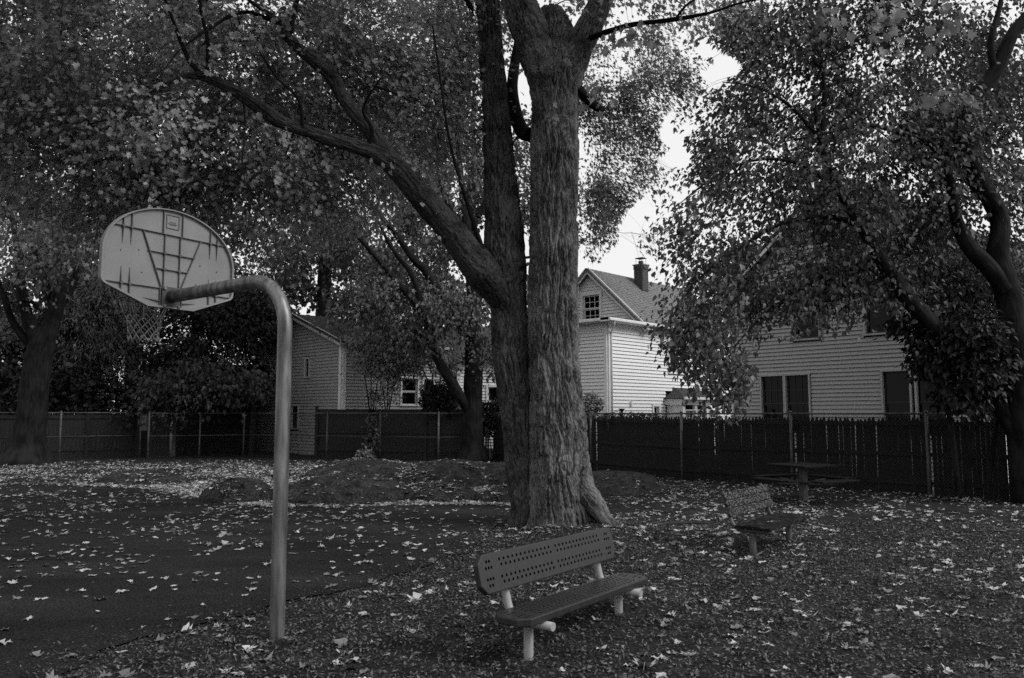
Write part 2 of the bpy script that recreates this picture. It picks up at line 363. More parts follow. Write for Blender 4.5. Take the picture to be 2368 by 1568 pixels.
def board_outline(s=1):
    P = [(-.235, 0), (.235, 0)]
    def arc(cx, cz, r, a0, a1, n=5): return [(cx+r*math.cos(a0+(a1-a0)*i/n), cz+r*math.sin(a0+(a1-a0)*i/n)) for i in range(n+1)]
    P += arc(.615, .215, .07, -1.05, 0)
    for i in range(0, 33):
        a = math.pi*i/32; P.append((.685*math.cos(a), .45+.48*math.sin(a)))
    P += [(-x, z) for x, z in arc(.615, .215, .07, -1.05, 0)[::-1]]
    return P
ol = board_outline(); b = MB(); n = len(ol)
b.poly([(x, 0, z) for x, z in ol] + [(x, -.012, z) for x, z in ol], [tuple(range(n)), tuple(range(2*n-1, n-1, -1))] + [(i, i+n, (i+1) % n+n, (i+1) % n) for i in range(n)])
bb = b.obj('backboard', M_board_paint, hoop, M=BM)
b = MB()
cxm = np.mean(ol, 0)
for i in range(n):
    p, q = np.array(ol[i]), np.array(ol[(i+1) % n])
    pi, qi = p+(cxm-p)*.028, q+(cxm-q)*.028
    b.poly([(p[0], .001, p[1]), (q[0], .001, q[1]), (q[0], .03, q[1]), (p[0], .03, p[1]), (pi[0], .001, pi[1]), (qi[0], .001, qi[1]), (qi[0], .03, qi[1]), (pi[0], .03, pi[1])],
           [(0, 1, 2, 3), (5, 4, 7, 6), (3, 2, 6, 7)])
b.obj('rim_flange', M_board_paint, bb, M=BM)
def rib(a, c, w=.007, h=.020, w2=None):
    m = MB(); a = Vector((a[0], 0, a[1])); c = Vector((c[0], 0, c[1])); d = (c-a).normalized(); s = Vector((0, 1, 0)).cross(d)*w/2
    s2 = s if w2 is None else s*w2; h2 = h if w2 is None else h*.2
    P = [a-s, a+s, c+s2, c-s2]; P2 = [a-s*.7+Vector((0, h, 0)), a+s*.7+Vector((0, h, 0)), c+s2*.7+Vector((0, h2, 0)), c-s2*.7+Vector((0, h2, 0))]
    P = [p+Vector((0, .0005, 0)) for p in P]
    m.poly(P+P2, [(4, 5, 6, 7), (0, 1, 5, 4), (1, 2, 6, 5), (2, 3, 7, 6), (3, 0, 4, 7)]); m.obj('rib', M_rib, bb, M=BM)
rib((-.655, .18), (-.10, .18)); rib((.10, .18), (.655, .18)); rib((-.57, .69), (.57, .69))
rib((-.245, .51), (.245, .51)); rib((-.175, .36), (.175, .36))
rib((-.30, .685), (-.098, .185), .010); rib((.30, .685), (.098, .185), .010)
for x in (-.08, .08): rib((x, .183), (x, .687)); rib((x*1.25, .693), (x*1.25, .915))
for x in (-.49, -.41, .41, .49):
    rib((x, .183), (x, .33), .011, .022, .1); rib((x, .687), (x, .53), .011, .022, .1)
    zt = .45+.48*math.sqrt(1-(x/.685)**2)-.02
    rib((x, .693), (x, zt)); rib((x, .177), (x, .015+max(0, (abs(x)-.235)*.40)), .012, .02)
rib((-.12, .06), (-.27, .075), .014, .02, .1); rib((.12, .06), (.27, .075), .014, .02, .1)
rib((-.112, .003), (-.112, .19)); rib((.112, .003), (.112, .19))
for x, z in [(-.08, .51), (.08, .51), (-.08, .36), (.08, .36)] + [(x, z) for x in (-.49, -.41, .41, .49) for z in (.18, .69)]:
    m = MB(); m.tube([(x, 0, z), (x, .027, z)], .014, 8); m.obj('boss', M_rib, bb, M=BM)
for x, z in [(-.5, .47), (-.33, .5), (.31, .45), (.5, .42), (-.29, .3), (.27, .26)]:
    m = MB(); m.tube([(x, 0, z), (x, .004, z)], .007, 8); m.obj('bolt', M_dark_steel, bb, M=BM)
fr = MB()
for a, c in [((-.065, .755), (.065, .755)), ((.065, .755), (.065, .88)), ((.065, .88), (-.065, .88)), ((-.065, .88), (-.065, .755))]:
    fr.bar((a[0], .004, a[1]), (c[0], .004, c[1]), .006, .006, (0, 1, 0))
for z, w in ((.79, .035), (.80, .05), (.815, .03)): fr.bar((-w, .0025, z), (w, .0025, z), .004, .003, (0, 1, 0))
fr.obj('name_plaque', M_rib, bb, M=BM)
mp_ = MB(); mp_.box((0, .018, .10), (.19, .016, .20)); plate = mp_.obj('mounting_plate', M_dark_steel, hoop, M=BM, bevel=.003)
for x in (-.075, .075):
    for z in (.02, .18):
        m = MB(); m.tube([(x, .025, z), (x, .045, z)], .014, 6); m.obj('bolt', M_galv, plate, M=BM)
rc = Vector((0, -.38, .115)); rm = MB(); rp = [rc+Vector((.225*math.cos(a), .225*math.sin(a), 0)) for a in np.linspace(0, 2*math.pi, 41)]
rm.tube(rp, .009, 8, False); rm.bar((-.06, -.01, .115), (-.06, -.17, .115), .012, .03); rm.bar((.06, -.01, .115), (.06, -.17, .115), .012, .03)
rm.obj('rim', M_dark_steel, hoop, True, M=BM)
nt_ = MB(); rnd = random.Random(3)
levels = [(0, .222), (.15, .165), (.20, .152), (.25, .143), (.30, .137), (.35, .133), (.405, .135)]
K = 12
def npnt(l, k):
    zz, r = levels[l]; a = 2*math.pi*(k+(.5 if l % 2 == 0 and l > 0 else 0))/K + (0 if l else 0)
    rr = random.Random(l*50+(k % K)); return rc+Vector((r*math.cos(a)+rr.uniform(-.008, .008), r*math.sin(a)+rr.uniform(-.008, .008), -zz+rr.uniform(-.01, .01)))
for k in range(K):
    nt_.tube([npnt(0, k), (npnt(0, k)+npnt(1, k))/2+Vector((0, 0, -.012)), npnt(1, k)], .0048, 5)
    nt_.tube([npnt(0, k), npnt(1, (k+1) % K)], .0042, 5)
    for l in range(1, len(levels)-1):
        if l % 2 == 1: c1, c2 = npnt(l+1, k), npnt(l+1, (k-1) % K)
        else: c1, c2 = npnt(l+1, k), npnt(l+1, (k+1) % K)
        nt_.tube([npnt(l, k), c1], .0055, 5); nt_.tube([npnt(l, k), c2], .0055, 5)
nt_.obj('net', M_net, hoop, True, M=BM)
# ================================================================ perforated bench
def plate_with_holes(name, L, H, th, ch, holes, r, mat):
    bm = bmesh.new()
    o = [(ch, 0), (L-ch, 0), (L, ch), (L, H-ch), (L-ch, H), (ch, H), (0, H-ch), (0, ch)]
    vs_ = [bm.verts.new((x, z, 0)) for x, z in o]; outer = [bm.edges.new((vs_[i], vs_[(i+1) % 8])) for i in range(8)]
    ed = list(outer)
    for (x, z) in holes:
        hv = [bm.verts.new((x+r*math.cos(2*math.pi*k/10), z+r*math.sin(2*math.pi*k/10), 0)) for k in range(10)]
        ed += [bm.edges.new((hv[k], hv[(k+1) % 10])) for k in range(10)]
    bmesh.ops.triangle_fill(bm, edges=ed, use_beauty=True)
    ret = bmesh.ops.extrude_face_region(bm, geom=list(bm.faces))
    bmesh.ops.translate(bm, verts=[v for v in ret['geom'] if isinstance(v, bmesh.types.BMVert)], vec=(0, 0, th))
    bmesh.ops.recalc_face_normals(bm, faces=bm.faces)
    def onout(v):
        x, z = v.co.x, v.co.y
        return min(x, z, L-x, H-z) < 1e-4 or min(abs(x+z-ch), abs(L-x+z-ch), abs(x+H-z-ch), abs(L-x+H-z-ch)) < 1e-4
    be = [e for e in bm.edges if onout(e.verts[0]) and onout(e.verts[1]) and e.calc_face_angle(0) > .4]
    bmesh.ops.bevel(bm, geom=be, offset=.010, segments=3, affect='EDGES', profile=.6)
    return bm_mesh(name, bm, mat)
D1 = Vector((.60, .80, 0)).normalized(); Fd = Vector((D1.y, -D1.x, 0))           # along the bench; towards its front
BL = 1.84
e0 = Vector((.088, 5.45, 0)); SEATZ = .37
bench = thing('park_bench', 'dark coated metal bench with round punched holes and pale tube legs', 'bench', tuple(e0+D1*BL/2-Fd*.15), 'park benches')
hs = []
def hole_rows(L, H, rows, endrows):
    h = []
    for zf in rows:
        for x0, x1 in ((.135, .475), (.525, .865)):
            for k in range(13): h.append((L*(x0+(x1-x0)*(k+(.25 if rows.index(zf) % 2 else -.25)*.6)/12.), H*zf))
    for sx in (0, 1):
        for zf, ks in endrows:
            for k in ks: h.append(((L*(.042+.017*k)) if not sx else L-(L*(.042+.017*k)), H*zf))
    return h
er = [(.80, (.5, 1.5)), (.64, (0, 1, 2)), (.36, (0, 1, 2)), (.20, (.5, 1.5))]
SD = .31
sM = Matrix((D1, -Fd, Vector((0, 0, 1)))).transposed().to_4x4(); sM.translation = e0+Vector((0, 0, SEATZ-.052))
obj('seat', plate_with_holes('seat', BL, SD, .052, .075, hole_rows(BL, SD, [.84, .70, .56, .44, .30, .16], er), .0125, M_bench_coat), bench, sM)
tilt = math.radians(14); upv = (Vector((0, 0, 1))*math.cos(tilt) - Fd*math.sin(tilt)).normalized(); bn = D1.cross(upv).normalized()
b0 = e0 - Fd*(SD+.035) + Vector((0, 0, SEATZ+.122)) - D1*.075
bkM = Matrix((D1, upv, bn)).transposed().to_4x4(); bkM.translation = b0
obj('backrest', plate_with_holes('backrest', BL, .272, .05, .06, hole_rows(BL, .272, [.80, .66, .36, .22], er), .0118, M_bench_coat), bench, bkM)
for s in (.26, 1.54):
    c = e0+D1*s; zt = SEATZ-.083
    m = MB(); fr_ = c+Fd*.05+Vector((0, 0, zt))
    P = [fr_, c-Fd*.2+Vector((0, 0, zt))]
    for i in range(1, 8):
        a = i/7*(math.pi/2-tilt); rr = .15
        P.append(c-Fd*(.2+rr*math.sin(a))+Vector((0, 0, zt+rr*(1-math.cos(a)))))
    end = P[-1]; tdir = upv; P.append(end+tdir*.14); P.append(end+tdir*.36)
    P = [p if i < 2 else p-Fd*.0 for i, p in enumerate(P)]
    m.tube(P, .0305, 16); m.obj('support_tube', M_bench_tube, bench, True)
    f = c-Fd*.16; gz = float(ground_h(np.array([f.x]), np.array([f.y]))[0])
    m = MB(); m.tube([f+Vector((0, 0, gz-.12)), f+Vector((0, 0, gz)), f+Vector((0, 0, zt-.028))], .0345, 18); m.obj('leg', M_bench_tube, bench, True)
# ================================================================ old slatted bench
la, lb = gp(1741, 1287), gp(1824, 1254)
D2 = (lb-la).normalized(); F2 = Vector((D2.y, -D2.x, 0))
old = thing('park_bench', 'weathered slatted bench with peeling paint and bent tube frame', 'bench', tuple((la+lb)/2), 'park benches')
L2 = (lb-la).length; S2 = .365
def slat(name, c0, c1, w, th, up, mat):
    m = MB(); m.bar(c0, c1, w, th, up); return m.obj(name, mat, old, bevel=.006)
ov = .10
for k in range(4):
    off = F2*(-.14+k*.115)
    slat('seat_slat', la-D2*ov+off+Vector((0, 0, S2-.01*abs(k-1))), lb+D2*ov+off+Vector((0, 0, S2-.01*abs(k-1))), .10, .038, (0, 0, 1), M_old_seat)
t2 = math.radians(17); up2 = (Vector((0, 0, 1))*math.cos(t2)-F2*math.sin(t2)).normalized(); nb2 = D2.cross(up2)
for k in range(3):
    c = -F2*.25 + Vector((0, 0, S2+.12)) + up2*(.03+.103*k)
    o_ = slat('back_slat', la-D2*ov+c, lb+D2*ov+c, .094, .036, nb2, M_old_paint)
for p in (la, lb):
    m = MB(); z = S2-.058; P = [p+F2*.27+Vector((0, 0, z)), p-F2*.12+Vector((0, 0, z))]
    for i in range(1, 7):
        a = i/6*(math.pi/2-t2); P.append(p-F2*(.12+.16*math.sin(a))+Vector((0, 0, z+.16*(1-math.cos(a)))))
    P.append(P[-1]+up2*.36); m.tube(P, .027, 12); m.obj('frame_tube', M_chain, old, True)
    m = MB(); m.tube([p+Vector((0, 0, -.15)), p+Vector((0, 0, z-.02))], .042, 14); m.obj('leg', M_chain, old, True)
# ================================================================ picnic table
pt = gp(1858, 1157); tb = thing('picnic_table', 'dark square pedestal picnic table with four attached seats by the fence', 'picnic table', tuple(pt))
rotT = math.radians(28); cT, sT = Vector((math.cos(rotT), math.sin(rotT), 0)), Vector((-math.sin(rotT), math.cos(rotT), 0))
TM = Matrix((cT, sT, Vector((0, 0, 1)))).transposed().to_4x4(); TM.translation = pt
m = MB(); m.box((0, 0, .70), (1.0, 1.0, .045)); m.obj('tabletop', M_table, tb, bevel=.012, M=TM)
m = MB(); m.box((0, 0, .34), (.13, .13, .70)); m.obj('pedestal', M_dark_steel, tb, M=TM, bevel=.01)
m = MB(); m.box((0, 0, .372), (.24, .24, .02)); m.obj('collar', M_dark_steel, tb, M=TM)
for k in range(4):
    a = k*math.pi/2; Rm = TM @ Matrix.Rotation(a, 4, 'Z')
    m = MB(); m.box((.79, 0, .435), (.29, 1.0, .04)); m.obj('seat', M_table, tb, bevel=.01, M=Rm)
    m = MB(); m.bar((.07, 0, .345), (.84, 0, .40), .05, .06); m.obj('seat_arm', M_dark_steel, tb, M=Rm)
# ================================================================ fences
FP = lambda k: Vector((8.85-2.185*k, 17.1+2.05*k, 0))       # right-hand fence line, k in post spacings
def hz(p): return float(ground_h(np.array([p.x]), np.array([p.y]))[0])
def chain_fence(label, posts, top, mid=True, wire=True, group='chain link fences', extra=()):
    t = thing('chain_link_fence', label, 'fence', tuple(posts[0]), group)
    for p in posts:
        m = MB(); m.tube([p+Vector((0, 0, -.2)), p+Vector((0, 0, top+.03))], .035, 10); po_ = m.obj('post', M_chain, t, True)
        m = MB(); m.tube([p+Vector((0, 0, top+.03)), p+Vector((0, 0, top+.055)), p+Vector((0, 0, top+.07))], [.042, .036, .012], 10); m.obj('cap', M_chain, po_, True)
        for zz in (.35, .8, 1.25):
            m = MB(); m.tube([p+Vector((0, 0, zz)), p+Vector((0, 0, zz+.03))], .039, 10); m.obj('band', M_chain, po_, True)
    for a, c in zip(posts[:-1], posts[1:]):
        d = (c-a).normalized()
        m = MB(); m.tube([a+d*.036+Vector((0, 0, top)), c-d*.036+Vector((0, 0, top))], .021, 8); m.obj('top_rail', M_chain, t, True)
        if mid:
            m = MB(); m.tube([a+d*.036+Vector((0, 0, top*.5)), c-d*.036+Vector((0, 0, top*.5))], .017, 8); m.obj('middle_rail', M_chain, t, True)
    if wire:
        V = []; Fc = []; r = .0014
        for a, c in zip(posts[:-1], posts[1:]):
            L = (c-a).length; d = (c-a)/L; nn = Vector((d.y, -d.x, 0))*.026; H = top-.03; p_ = .07
            k = -int(H/p_)
            while k*p_ < L:
                for sg in (1, -1):
                    s0 = k*p_; s1 = s0+H
                    u0, u1 = max(0, s0), min(L, s1)
                    if u1 <= u0: continue
                    z0, z1 = (u0-s0), (u1-s0)
                    if sg < 0: z0, z1 = H-z0, H-z1
                    A = a+d*u0+Vector((0, 0, .02+z0))+nn; B = a+d*u1+Vector((0, 0, .02+z1))+nn
                    q = (B-A).normalized(); e1_ = q.cross(nn.normalized())*r*1.6; e2_ = nn.normalized()*r
                    b_ = len(V)
                    for P_ in (A, B):
                        V += [tuple(P_+e1_), tuple(P_+e2_), tuple(P_-e1_), tuple(P_-e2_)]
                    for j in range(4): Fc.append((b_+j, b_+(j+1) % 4, b_+4+(j+1) % 4, b_+4+j))
                k += 1
        obj('wire_mesh', mesh_np('wire_mesh', V, Fc, M_wire), t, stuff=True)
    return t
# pickets and their chain link
RF = [FP(-2.2), FP(-1), FP(0), FP(1), FP(2), Vector((2.42, 24.6, 0)), Vector((.72, 27.5, 0)), Vector((-.9, 30.3, 0))]
pk = thing('picket_fence', 'dark stockade fence of pointed pickets in front of the white houses', 'fence', tuple(FP(3)))
pm = []
for v in range(6):
    rr = random.Random(v); m = MB(); w = .088+rr.uniform(-.004, .004); h = 1.70+rr.uniform(-.025, .02); tip = .09+rr.uniform(0, .02); j = rr.uniform(-.012, .012)
    o_ = [(-w/2, -.0), (w/2, 0), (w/2, h-tip), (j+.014, h), (j-.014, h), (-w/2, h-tip)]
    n_ = 6; th = .018
    m.poly([(x, -th/2, z) for x, z in o_]+[(x, th/2, z) for x, z in o_], [tuple(range(n_))[::-1], tuple(range(n_, 2*n_))]+[(i, (i+1) % n_, (i+1) % n_+n_, i+n_) for i in range(n_)])
    pm.append(m.mesh('picket', M_wood_fence))
fr_rnd = random.Random(5)
for A, B in zip(RF[:-1], RF[1:]):
    dF = (B-A).normalized(); nF = Vector((-dF.y, dF.x, 0)); nF = nF if nF.y > 0 else -nF
    sp_ = .0925 if A.y < 20 else .0888
    for i in range(int((B-A).length/sp_)):
        q = A + dF*((i+.5)*sp_+fr_rnd.uniform(-.003, .003)) + nF*(.20+fr_rnd.uniform(-.004, .004))
        M = Matrix((dF, -nF, Vector((0, 0, 1)))).transposed().to_4x4() @ Matrix.Rotation(fr_rnd.gauss(0, .006), 4, 'Y'); M.translation = q+Vector((0, 0, -.06+fr_rnd.uniform(-.012, .012)))
        obj('picket', pm[fr_rnd.randrange(6)], pk, M)
    for zz in (.25, .86, 1.52):
        m = MB(); m.bar(A+nF*.166+dF*.002+Vector((0, 0, zz)), B+nF*.166-dF*.004+Vector((0, 0, zz)), .045, .085); m.obj('rail', M_wood_fence, pk)
m = MB(); q = at(1437, 950, 23.9); q.z = 0; m.tube([q+Vector((0, 0, 0)), q+Vector((0, 0, 1.80))], .045, 10); m.tube([q+Vector((0, 0, 1.80)), q+Vector((0, 0, 1.84)), q+Vector((0, 0, 1.87)), q+Vector((0, 0, 1.88))], [.05, .07, .1, .1], 12)
m.obj('post_cap', M_black, pk)
chain_fence('chain link fence standing against the dark pointed pickets', RF, 1.735, False, True)
# back fences
G1, G2 = gp(322, 1059), gp(341, 1062)
pb1 = [gp(-260, 1075), gp(-70, 1071), gp(136, 1066), G1]
chain_fence('chain link fence with a middle rail beside the forked tree', pb1, 1.76)
pb2 = [G2, gp(460, 1058), gp(562, 1056), gp(662, 1058), gp(755, 1061), gp(878, 1063), gp(1013, 1067), Vector((-.98, 30.36, 0))]
chain_fence('chain link fence in front of the garage and the grey sided house', pb2, 1.74)
def board_fence(label, A, B, h, boardw=.14, postcap=True, off=.25, mat=M_wood_board, group='solid board fences', nposts=3):
    t = thing('board_fence', label, 'fence', tuple(A), group); d = (B-A); L = d.length; d.normalize(); n_ = Vector((-d.y, d.x, 0)); n_ = n_ if n_.y > 0 else -n_
    k = int(L/(boardw+.006)); rr = random.Random(int(L*10)); m0 = MB(); m0.box((0, 0, h/2), (boardw, .02, h)); me = m0.mesh('board', mat)
    for i in range(k):
        M = Matrix((d, n_, Vector((0, 0, 1)))).transposed().to_4x4(); M.translation = A+d*((i+.5)*(boardw+.006))+n_*(off+rr.uniform(-.003, .003))+Vector((0, 0, -.03+rr.uniform(-.006, .006)))
        obj('board', me, t, M)
    for i in range(nposts):
        p = A+d*(L*i/(nposts-1))+n_*(off-.075); m = MB(); m.box((p.x, p.y, h/2+.02), (.11, .11, h+.1)); m.obj('post', mat, t)
        if postcap: m = MB(); m.box((p.x, p.y, h+.09), (.17, .17, .04)); m.obj('post_cap', mat, t)
    for zz in (.3, h*.52, h-.12):
        m = MB(); m.bar(A+d*.06+n_*(off-.04)+Vector((0, 0, zz)), B-d*.06+n_*(off-.04)+Vector((0, 0, zz)), .05, .09); m.obj('rail', mat, t)
    return t
board_fence('solid dark board fence behind the chain link at the forked tree', gp(-240, 1068)+Vector((0, .3, 0)), gp(318, 1056)+Vector((0, .3, 0)), 1.70, postcap=False, nposts=5)
board_fence('solid dark board fence with capped posts below the grey sided house', gp(722, 1058)+Vector((0, .2, 0)), gp(1112, 1065)+Vector((0, .35, 0)), 1.92, nposts=4)
# gate sign
sg = thing('sign', 'small dark notice with faint pale drawing hung between two gate posts', 'sign', tuple((G1+G2)/2+Vector((0, 0, 1.4))))
c = (G1+G2)/2+Vector((0, -.05, 1.38)); m = MB(); m.box(tuple(c), (.24, .012, .62)); pl_ = m.obj('panel', M_paper, sg)
m = MB(); rr = random.Random(4)
def sq(pts): m.tube([c+Vector((x, -.009, z)) for x, z in pts], .006, 4)
sq([(-.05, .24), (0, .27), (.05, .24), (.06, .18)]); sq([(.0, .14), (.05, .1), (.05, .0), (.02, -.06), (-.03, -.09)]); sq([(-.05, .05), (-.06, -.05), (-.04, -.13), (0, -.16), (.04, -.13)])
for x in range(5): sq([(-.07+x*.033, -.25), (-.05+x*.033, -.25)])
m.obj('marking', M_mark, pl_)
# ================================================================ houses
class Wall:
    def __init__(s, O, u, n): s.O = Vector(O); s.u = Vector(u).normalized(); s.n = Vector(n).normalized()
    def P(s, a, z, d=0): return s.O + s.u*a + Vector((0, 0, z)) + s.n*d
    def M(s, a, z, d=0):
        M = Matrix((s.u, s.n, Vector((0, 0, 1)))).transposed().to_4x4(); M.translation = s.P(a, z, d); return M
CB = {}
def clap_mesh(pitch, mat):
    k = (pitch, mat.name)
    if k not in CB:
        m = MB(); prof = [(.050, 0), (.004, pitch+.012), (-.01, pitch+.012), (-.01, 0)]
        P = [(x, y, z) for x in (0, 1) for y, z in prof]
        m.poly(P, [(0, 1, 2, 3), (7, 6, 5, 4), (0, 4, 5, 1), (1, 5, 6, 2), (2, 6, 7, 3), (3, 7, 4, 0)]); CB[k] = m.mesh('clapboard', mat)
    return CB[k]
def clapboards(house, W, z0, z1, pitch, lim, openings, mat):
    z = z0; me = clap_mesh(pitch, mat)
    while z < z1-.01:
        a, b = lim(z+pitch)
        cuts = sorted((max(a, o[0]), min(b, o[1])) for o in openings if o[2] < z+pitch*.75 and o[3] > z+pitch*.25 and o[1] > a and o[0] < b)
        x = a; segs = []
        for c0, c1 in cuts:
            if c0 > x: segs.append((x, c0))
            x = max(x, c1)
        if b > x: segs.append((x, b))
        for p, q in segs:
            if q-p > .03: obj('clapboard', me, house, W.M(p, z) @ Matrix.Diagonal((q-p, 1, 1, 1)))
        z += pitch
def window(house, W, a, z, w, h, trim,  rows=2, muntins=(0, 0), sill=True, casing=.09, blind=0, name='window', sash=None):
    """casing, two sashes and panes set back in the wall; a, z = lower left of the opening"""
    m = MB(); c = casing; d = .065
    m.box((a-c/2, d/2-.01, z+h/2), (c, d+.05, h)); m.box((a+w+c/2, d/2-.01, z+h/2), (c, d+.05, h)); m.box((a+w/2, d/2-.009, z+h+c/2), (w+2*c+.02, d+.054, c))
    if sill: m.box((a+w/2, .035, z-.03), (w+2*c+.06, .12, .05))
    wd = m.obj(name, trim, house, M=W.M(0, 0), bevel=.004)
    half = h/rows
    for r in range(rows):
        y = -.035 - (.03 if r == 0 and rows > 1 else 0); zz = z+r*half; st = .045
        m = MB()
        m.box((a+st/2, y, zz+half/2), (st, .035, half)); m.box((a+w-st/2, y, zz+half/2), (st, .035, half))
        m.box((a+w/2, y+.001, zz+st/2), (w-2*st, .033, st)); m.box((a+w/2, y+.001, zz+half-st/2), (w-2*st, .033, st))
        m.obj('sash', sash or trim, wd, M=W.M(0, 0))
        m = MB(); m.box((a+w/2, y-.008, zz+half/2), (w-2*st+.01, .006, half-2*st+.01)); m.obj('pane', M_glass, wd, M=W.M(0, 0))
        nx_, nz_ = muntins
        iw, ih = w-2*st, half-2*st
        for i in range(1, nx_): m = MB(); m.box((a+st+iw*i/nx_, y+.003, zz+half/2), (.018, .018, ih)); m.obj('muntin', sash or trim, wd, M=W.M(0, 0))
        for i in range(1, nz_):
            for q in range(max(1, nx_)):
                m = MB(); m.box((a+st+iw*(q+.5)/max(1, nx_), y+.003, zz+st+ih*i/nz_), (iw/max(1, nx_)-.02, .016, .018)); m.obj('muntin', sash or trim, wd, M=W.M(0, 0))
    if blind:
        m = MB(); m.box((a+w*.52, -.048, z+h*.66), (w*.62, .008, h*.2)); m.obj('blind', M_blind, wd, M=W.M(0, 0))
    return wd
def openings_of(lst, c=.09): return [(a-c, a+w+c, z-.05, z+h+c) for a, z, w, h in lst]
def backing(house, W, pts, d=-.10):
    m = MB(); n_ = len(pts); m.poly([W.P(a, z, d) for a, z in pts]+[W.P(a, z, d-.08) for a, z in pts], [tuple(range(n_)), tuple(range(2*n_-1, n_-1, -1))]+[(i, i+n_, (i+1) % n_+n_, (i+1) % n_) for i in range(n_)])
    m.obj('wall', M_backing, house)
def slab(house, name, P, th, mat):
    """a sloping roof plane given by four corners, with thickness"""
    P = [Vector(p) for p in P]; nn = (P[1]-P[0]).cross(P[3]-P[0]).normalized(); nn = nn if nn.z > 0 else -nn
    m = MB(); m.poly(P+[p-nn*th for p in P], [(0, 1, 2, 3), (7, 6, 5, 4), (0, 4, 5, 1), (1, 5, 6, 2), (2, 6, 7, 3), (3, 7, 4, 0)]); return m.obj(name, mat, house), nn
def shingles(house, roof, P, nn, mat, pitch=.14):
    """courses of shingle tabs on a roof plane, one joined mesh: too small to tell apart singly from here"""
    P = [Vector(p) for p in P]; e0, e1, r1, r0 = P; H = ((r0-e0).length+(r1-e1).length)/2; n_ = int(H/pitch); m = MB(); rr = random.Random(2)
    for i in range(n_):
        A = e0.lerp(r0, i/n_); B = e1.lerp(r1, i/n_); A2 = e0.lerp(r0, (i+1)/n_); B2 = e1.lerp(r1, (i+1)/n_)
        L = (B-A).length; k = max(1, int(L/.30)); off = rr.random()*.5
        for j in range(k+1):
            t0, t1 = max(0, (j-off)/k), min(1, (j+1-off)/k-.03/max(1, L))
            if t1 <= t0: continue
            h_ = .012+rr.uniform(0, .008)
            q = [A.lerp(B, t0), A.lerp(B, t1), A2.lerp(B2, t1), A2.lerp(B2, t0)]
            m.poly([q[0]+nn*.002, q[1]+nn*.002, q[2]+nn*.002, q[3]+nn*.002, q[0]+nn*h_, q[1]+nn*h_], [(4, 5, 2, 3), (0, 1, 5, 4), (0, 4, 3), (1, 2, 5)])
    m.obj('shingles', mat, roof, stuff=True)
def cboard(house, name, a, b, w, h, mat, up=(0, 0, 1)): m = MB(); m.bar(a, b, w, h, up); return m.obj(name, mat, house)
Z = Vector((0, 0, 1))
# ---------------------------------------------------------------- white house with the brick chimney
hc = Vector((3.43, 28.5, 0)); ru = Vector((.68, .73, 0)).normalized(); lu = Vector((-.73, .68, 0)).normalized()
H1 = thing('house', 'white clapboard house with brick chimney and attic window in its gable', 'house', tuple(hc), 'houses behind the fences')
WR = Wall(hc, ru, -lu); WL = Wall(hc, lu, -ru)            # right wall faces (.73,-.68); front-left wall faces (-.68,-.73)
EV = 5.02
wr = [(4.05, 3.35, .62, 1.25), (4.80, 3.35, .62, 1.25), (2.86, .85, .36, 1.15)]
clapboards(H1, WR, -.2, EV-.28, .128, lambda z: (.12, 12), openings_of(wr)+[(3.75, 6.75, -.5, 2.62)], M_siding)
window(H1, WR, *wr[0], M_trim, 1, (1, 1)); window(H1, WR, *wr[1], M_trim, 1, (1, 1)); window(H1, WR, *wr[2], M_trim, 1)
clapboards(H1, WL, -.2, EV-.28, .128, lambda z: (.12, 5.2), [], M_siding)
backing(H1, WR, [(0, -.3), (12, -.3), (12, EV-.1), (0, EV-.1)]); backing(H1, WL, [(0, -.3), (5.2, -.3), (5.2, EV-.1), (0, EV-.1)])
for W_, L_, q in ((WR, 12, 0), (WL, 5.2, 1)):
    m = MB(); m.box((.06, .032, EV/2-.25), (.12, .065, EV+.02)); m.obj('corner_board', M_trim, H1, M=W_.M(0, 0))
    m = MB(); m.box((L_/2, .02, EV-.15), (L_-.004, .05, .26)); m.obj('frieze_board', M_trim, H1, M=W_.M(0, 0))
    m = MB(); m.box((L_/2+(.0 if q else -.22), .19, EV+.0), (L_+.44*(1-q)-.02, .37, .045)); m.obj('soffit', M_trim, H1, M=W_.M(0, 0))
    m = MB(); m.box((L_/2+(.0 if q else -.22), .40, EV+.05), (L_+.44*(1-q)-.02, .09, .11)); m.obj('gutter', M_trim, H1, M=W_.M(0, 0), bevel=.02)
# downspout at the corner
m = MB(); P = [WR.P(-.1, EV+.0, .38), WR.P(-.05, EV-.12, .34), WR.P(.10, EV-.35, .12), WR.P(.12, EV-.5, .085), WR.P(.12, -.1, .085)]; m.tube(P, .038, 8); m.obj('downspout', M_trim, H1, True)
# flat skirt roof over the front part
g0 = 2.35
m = MB(); m.poly([WR.P(-.42, EV+.11, .42), WR.P(g0, EV+.12, .42), WL.P(5.2, EV+.2, -g0), WL.P(5.2, EV+.11, .42), WR.P(g0, EV+.26, -.4)], [(0, 1, 4), (0, 4, 3), (3, 4, 2)]); m.obj('skirt_roof', M_shingle_dark, H1)
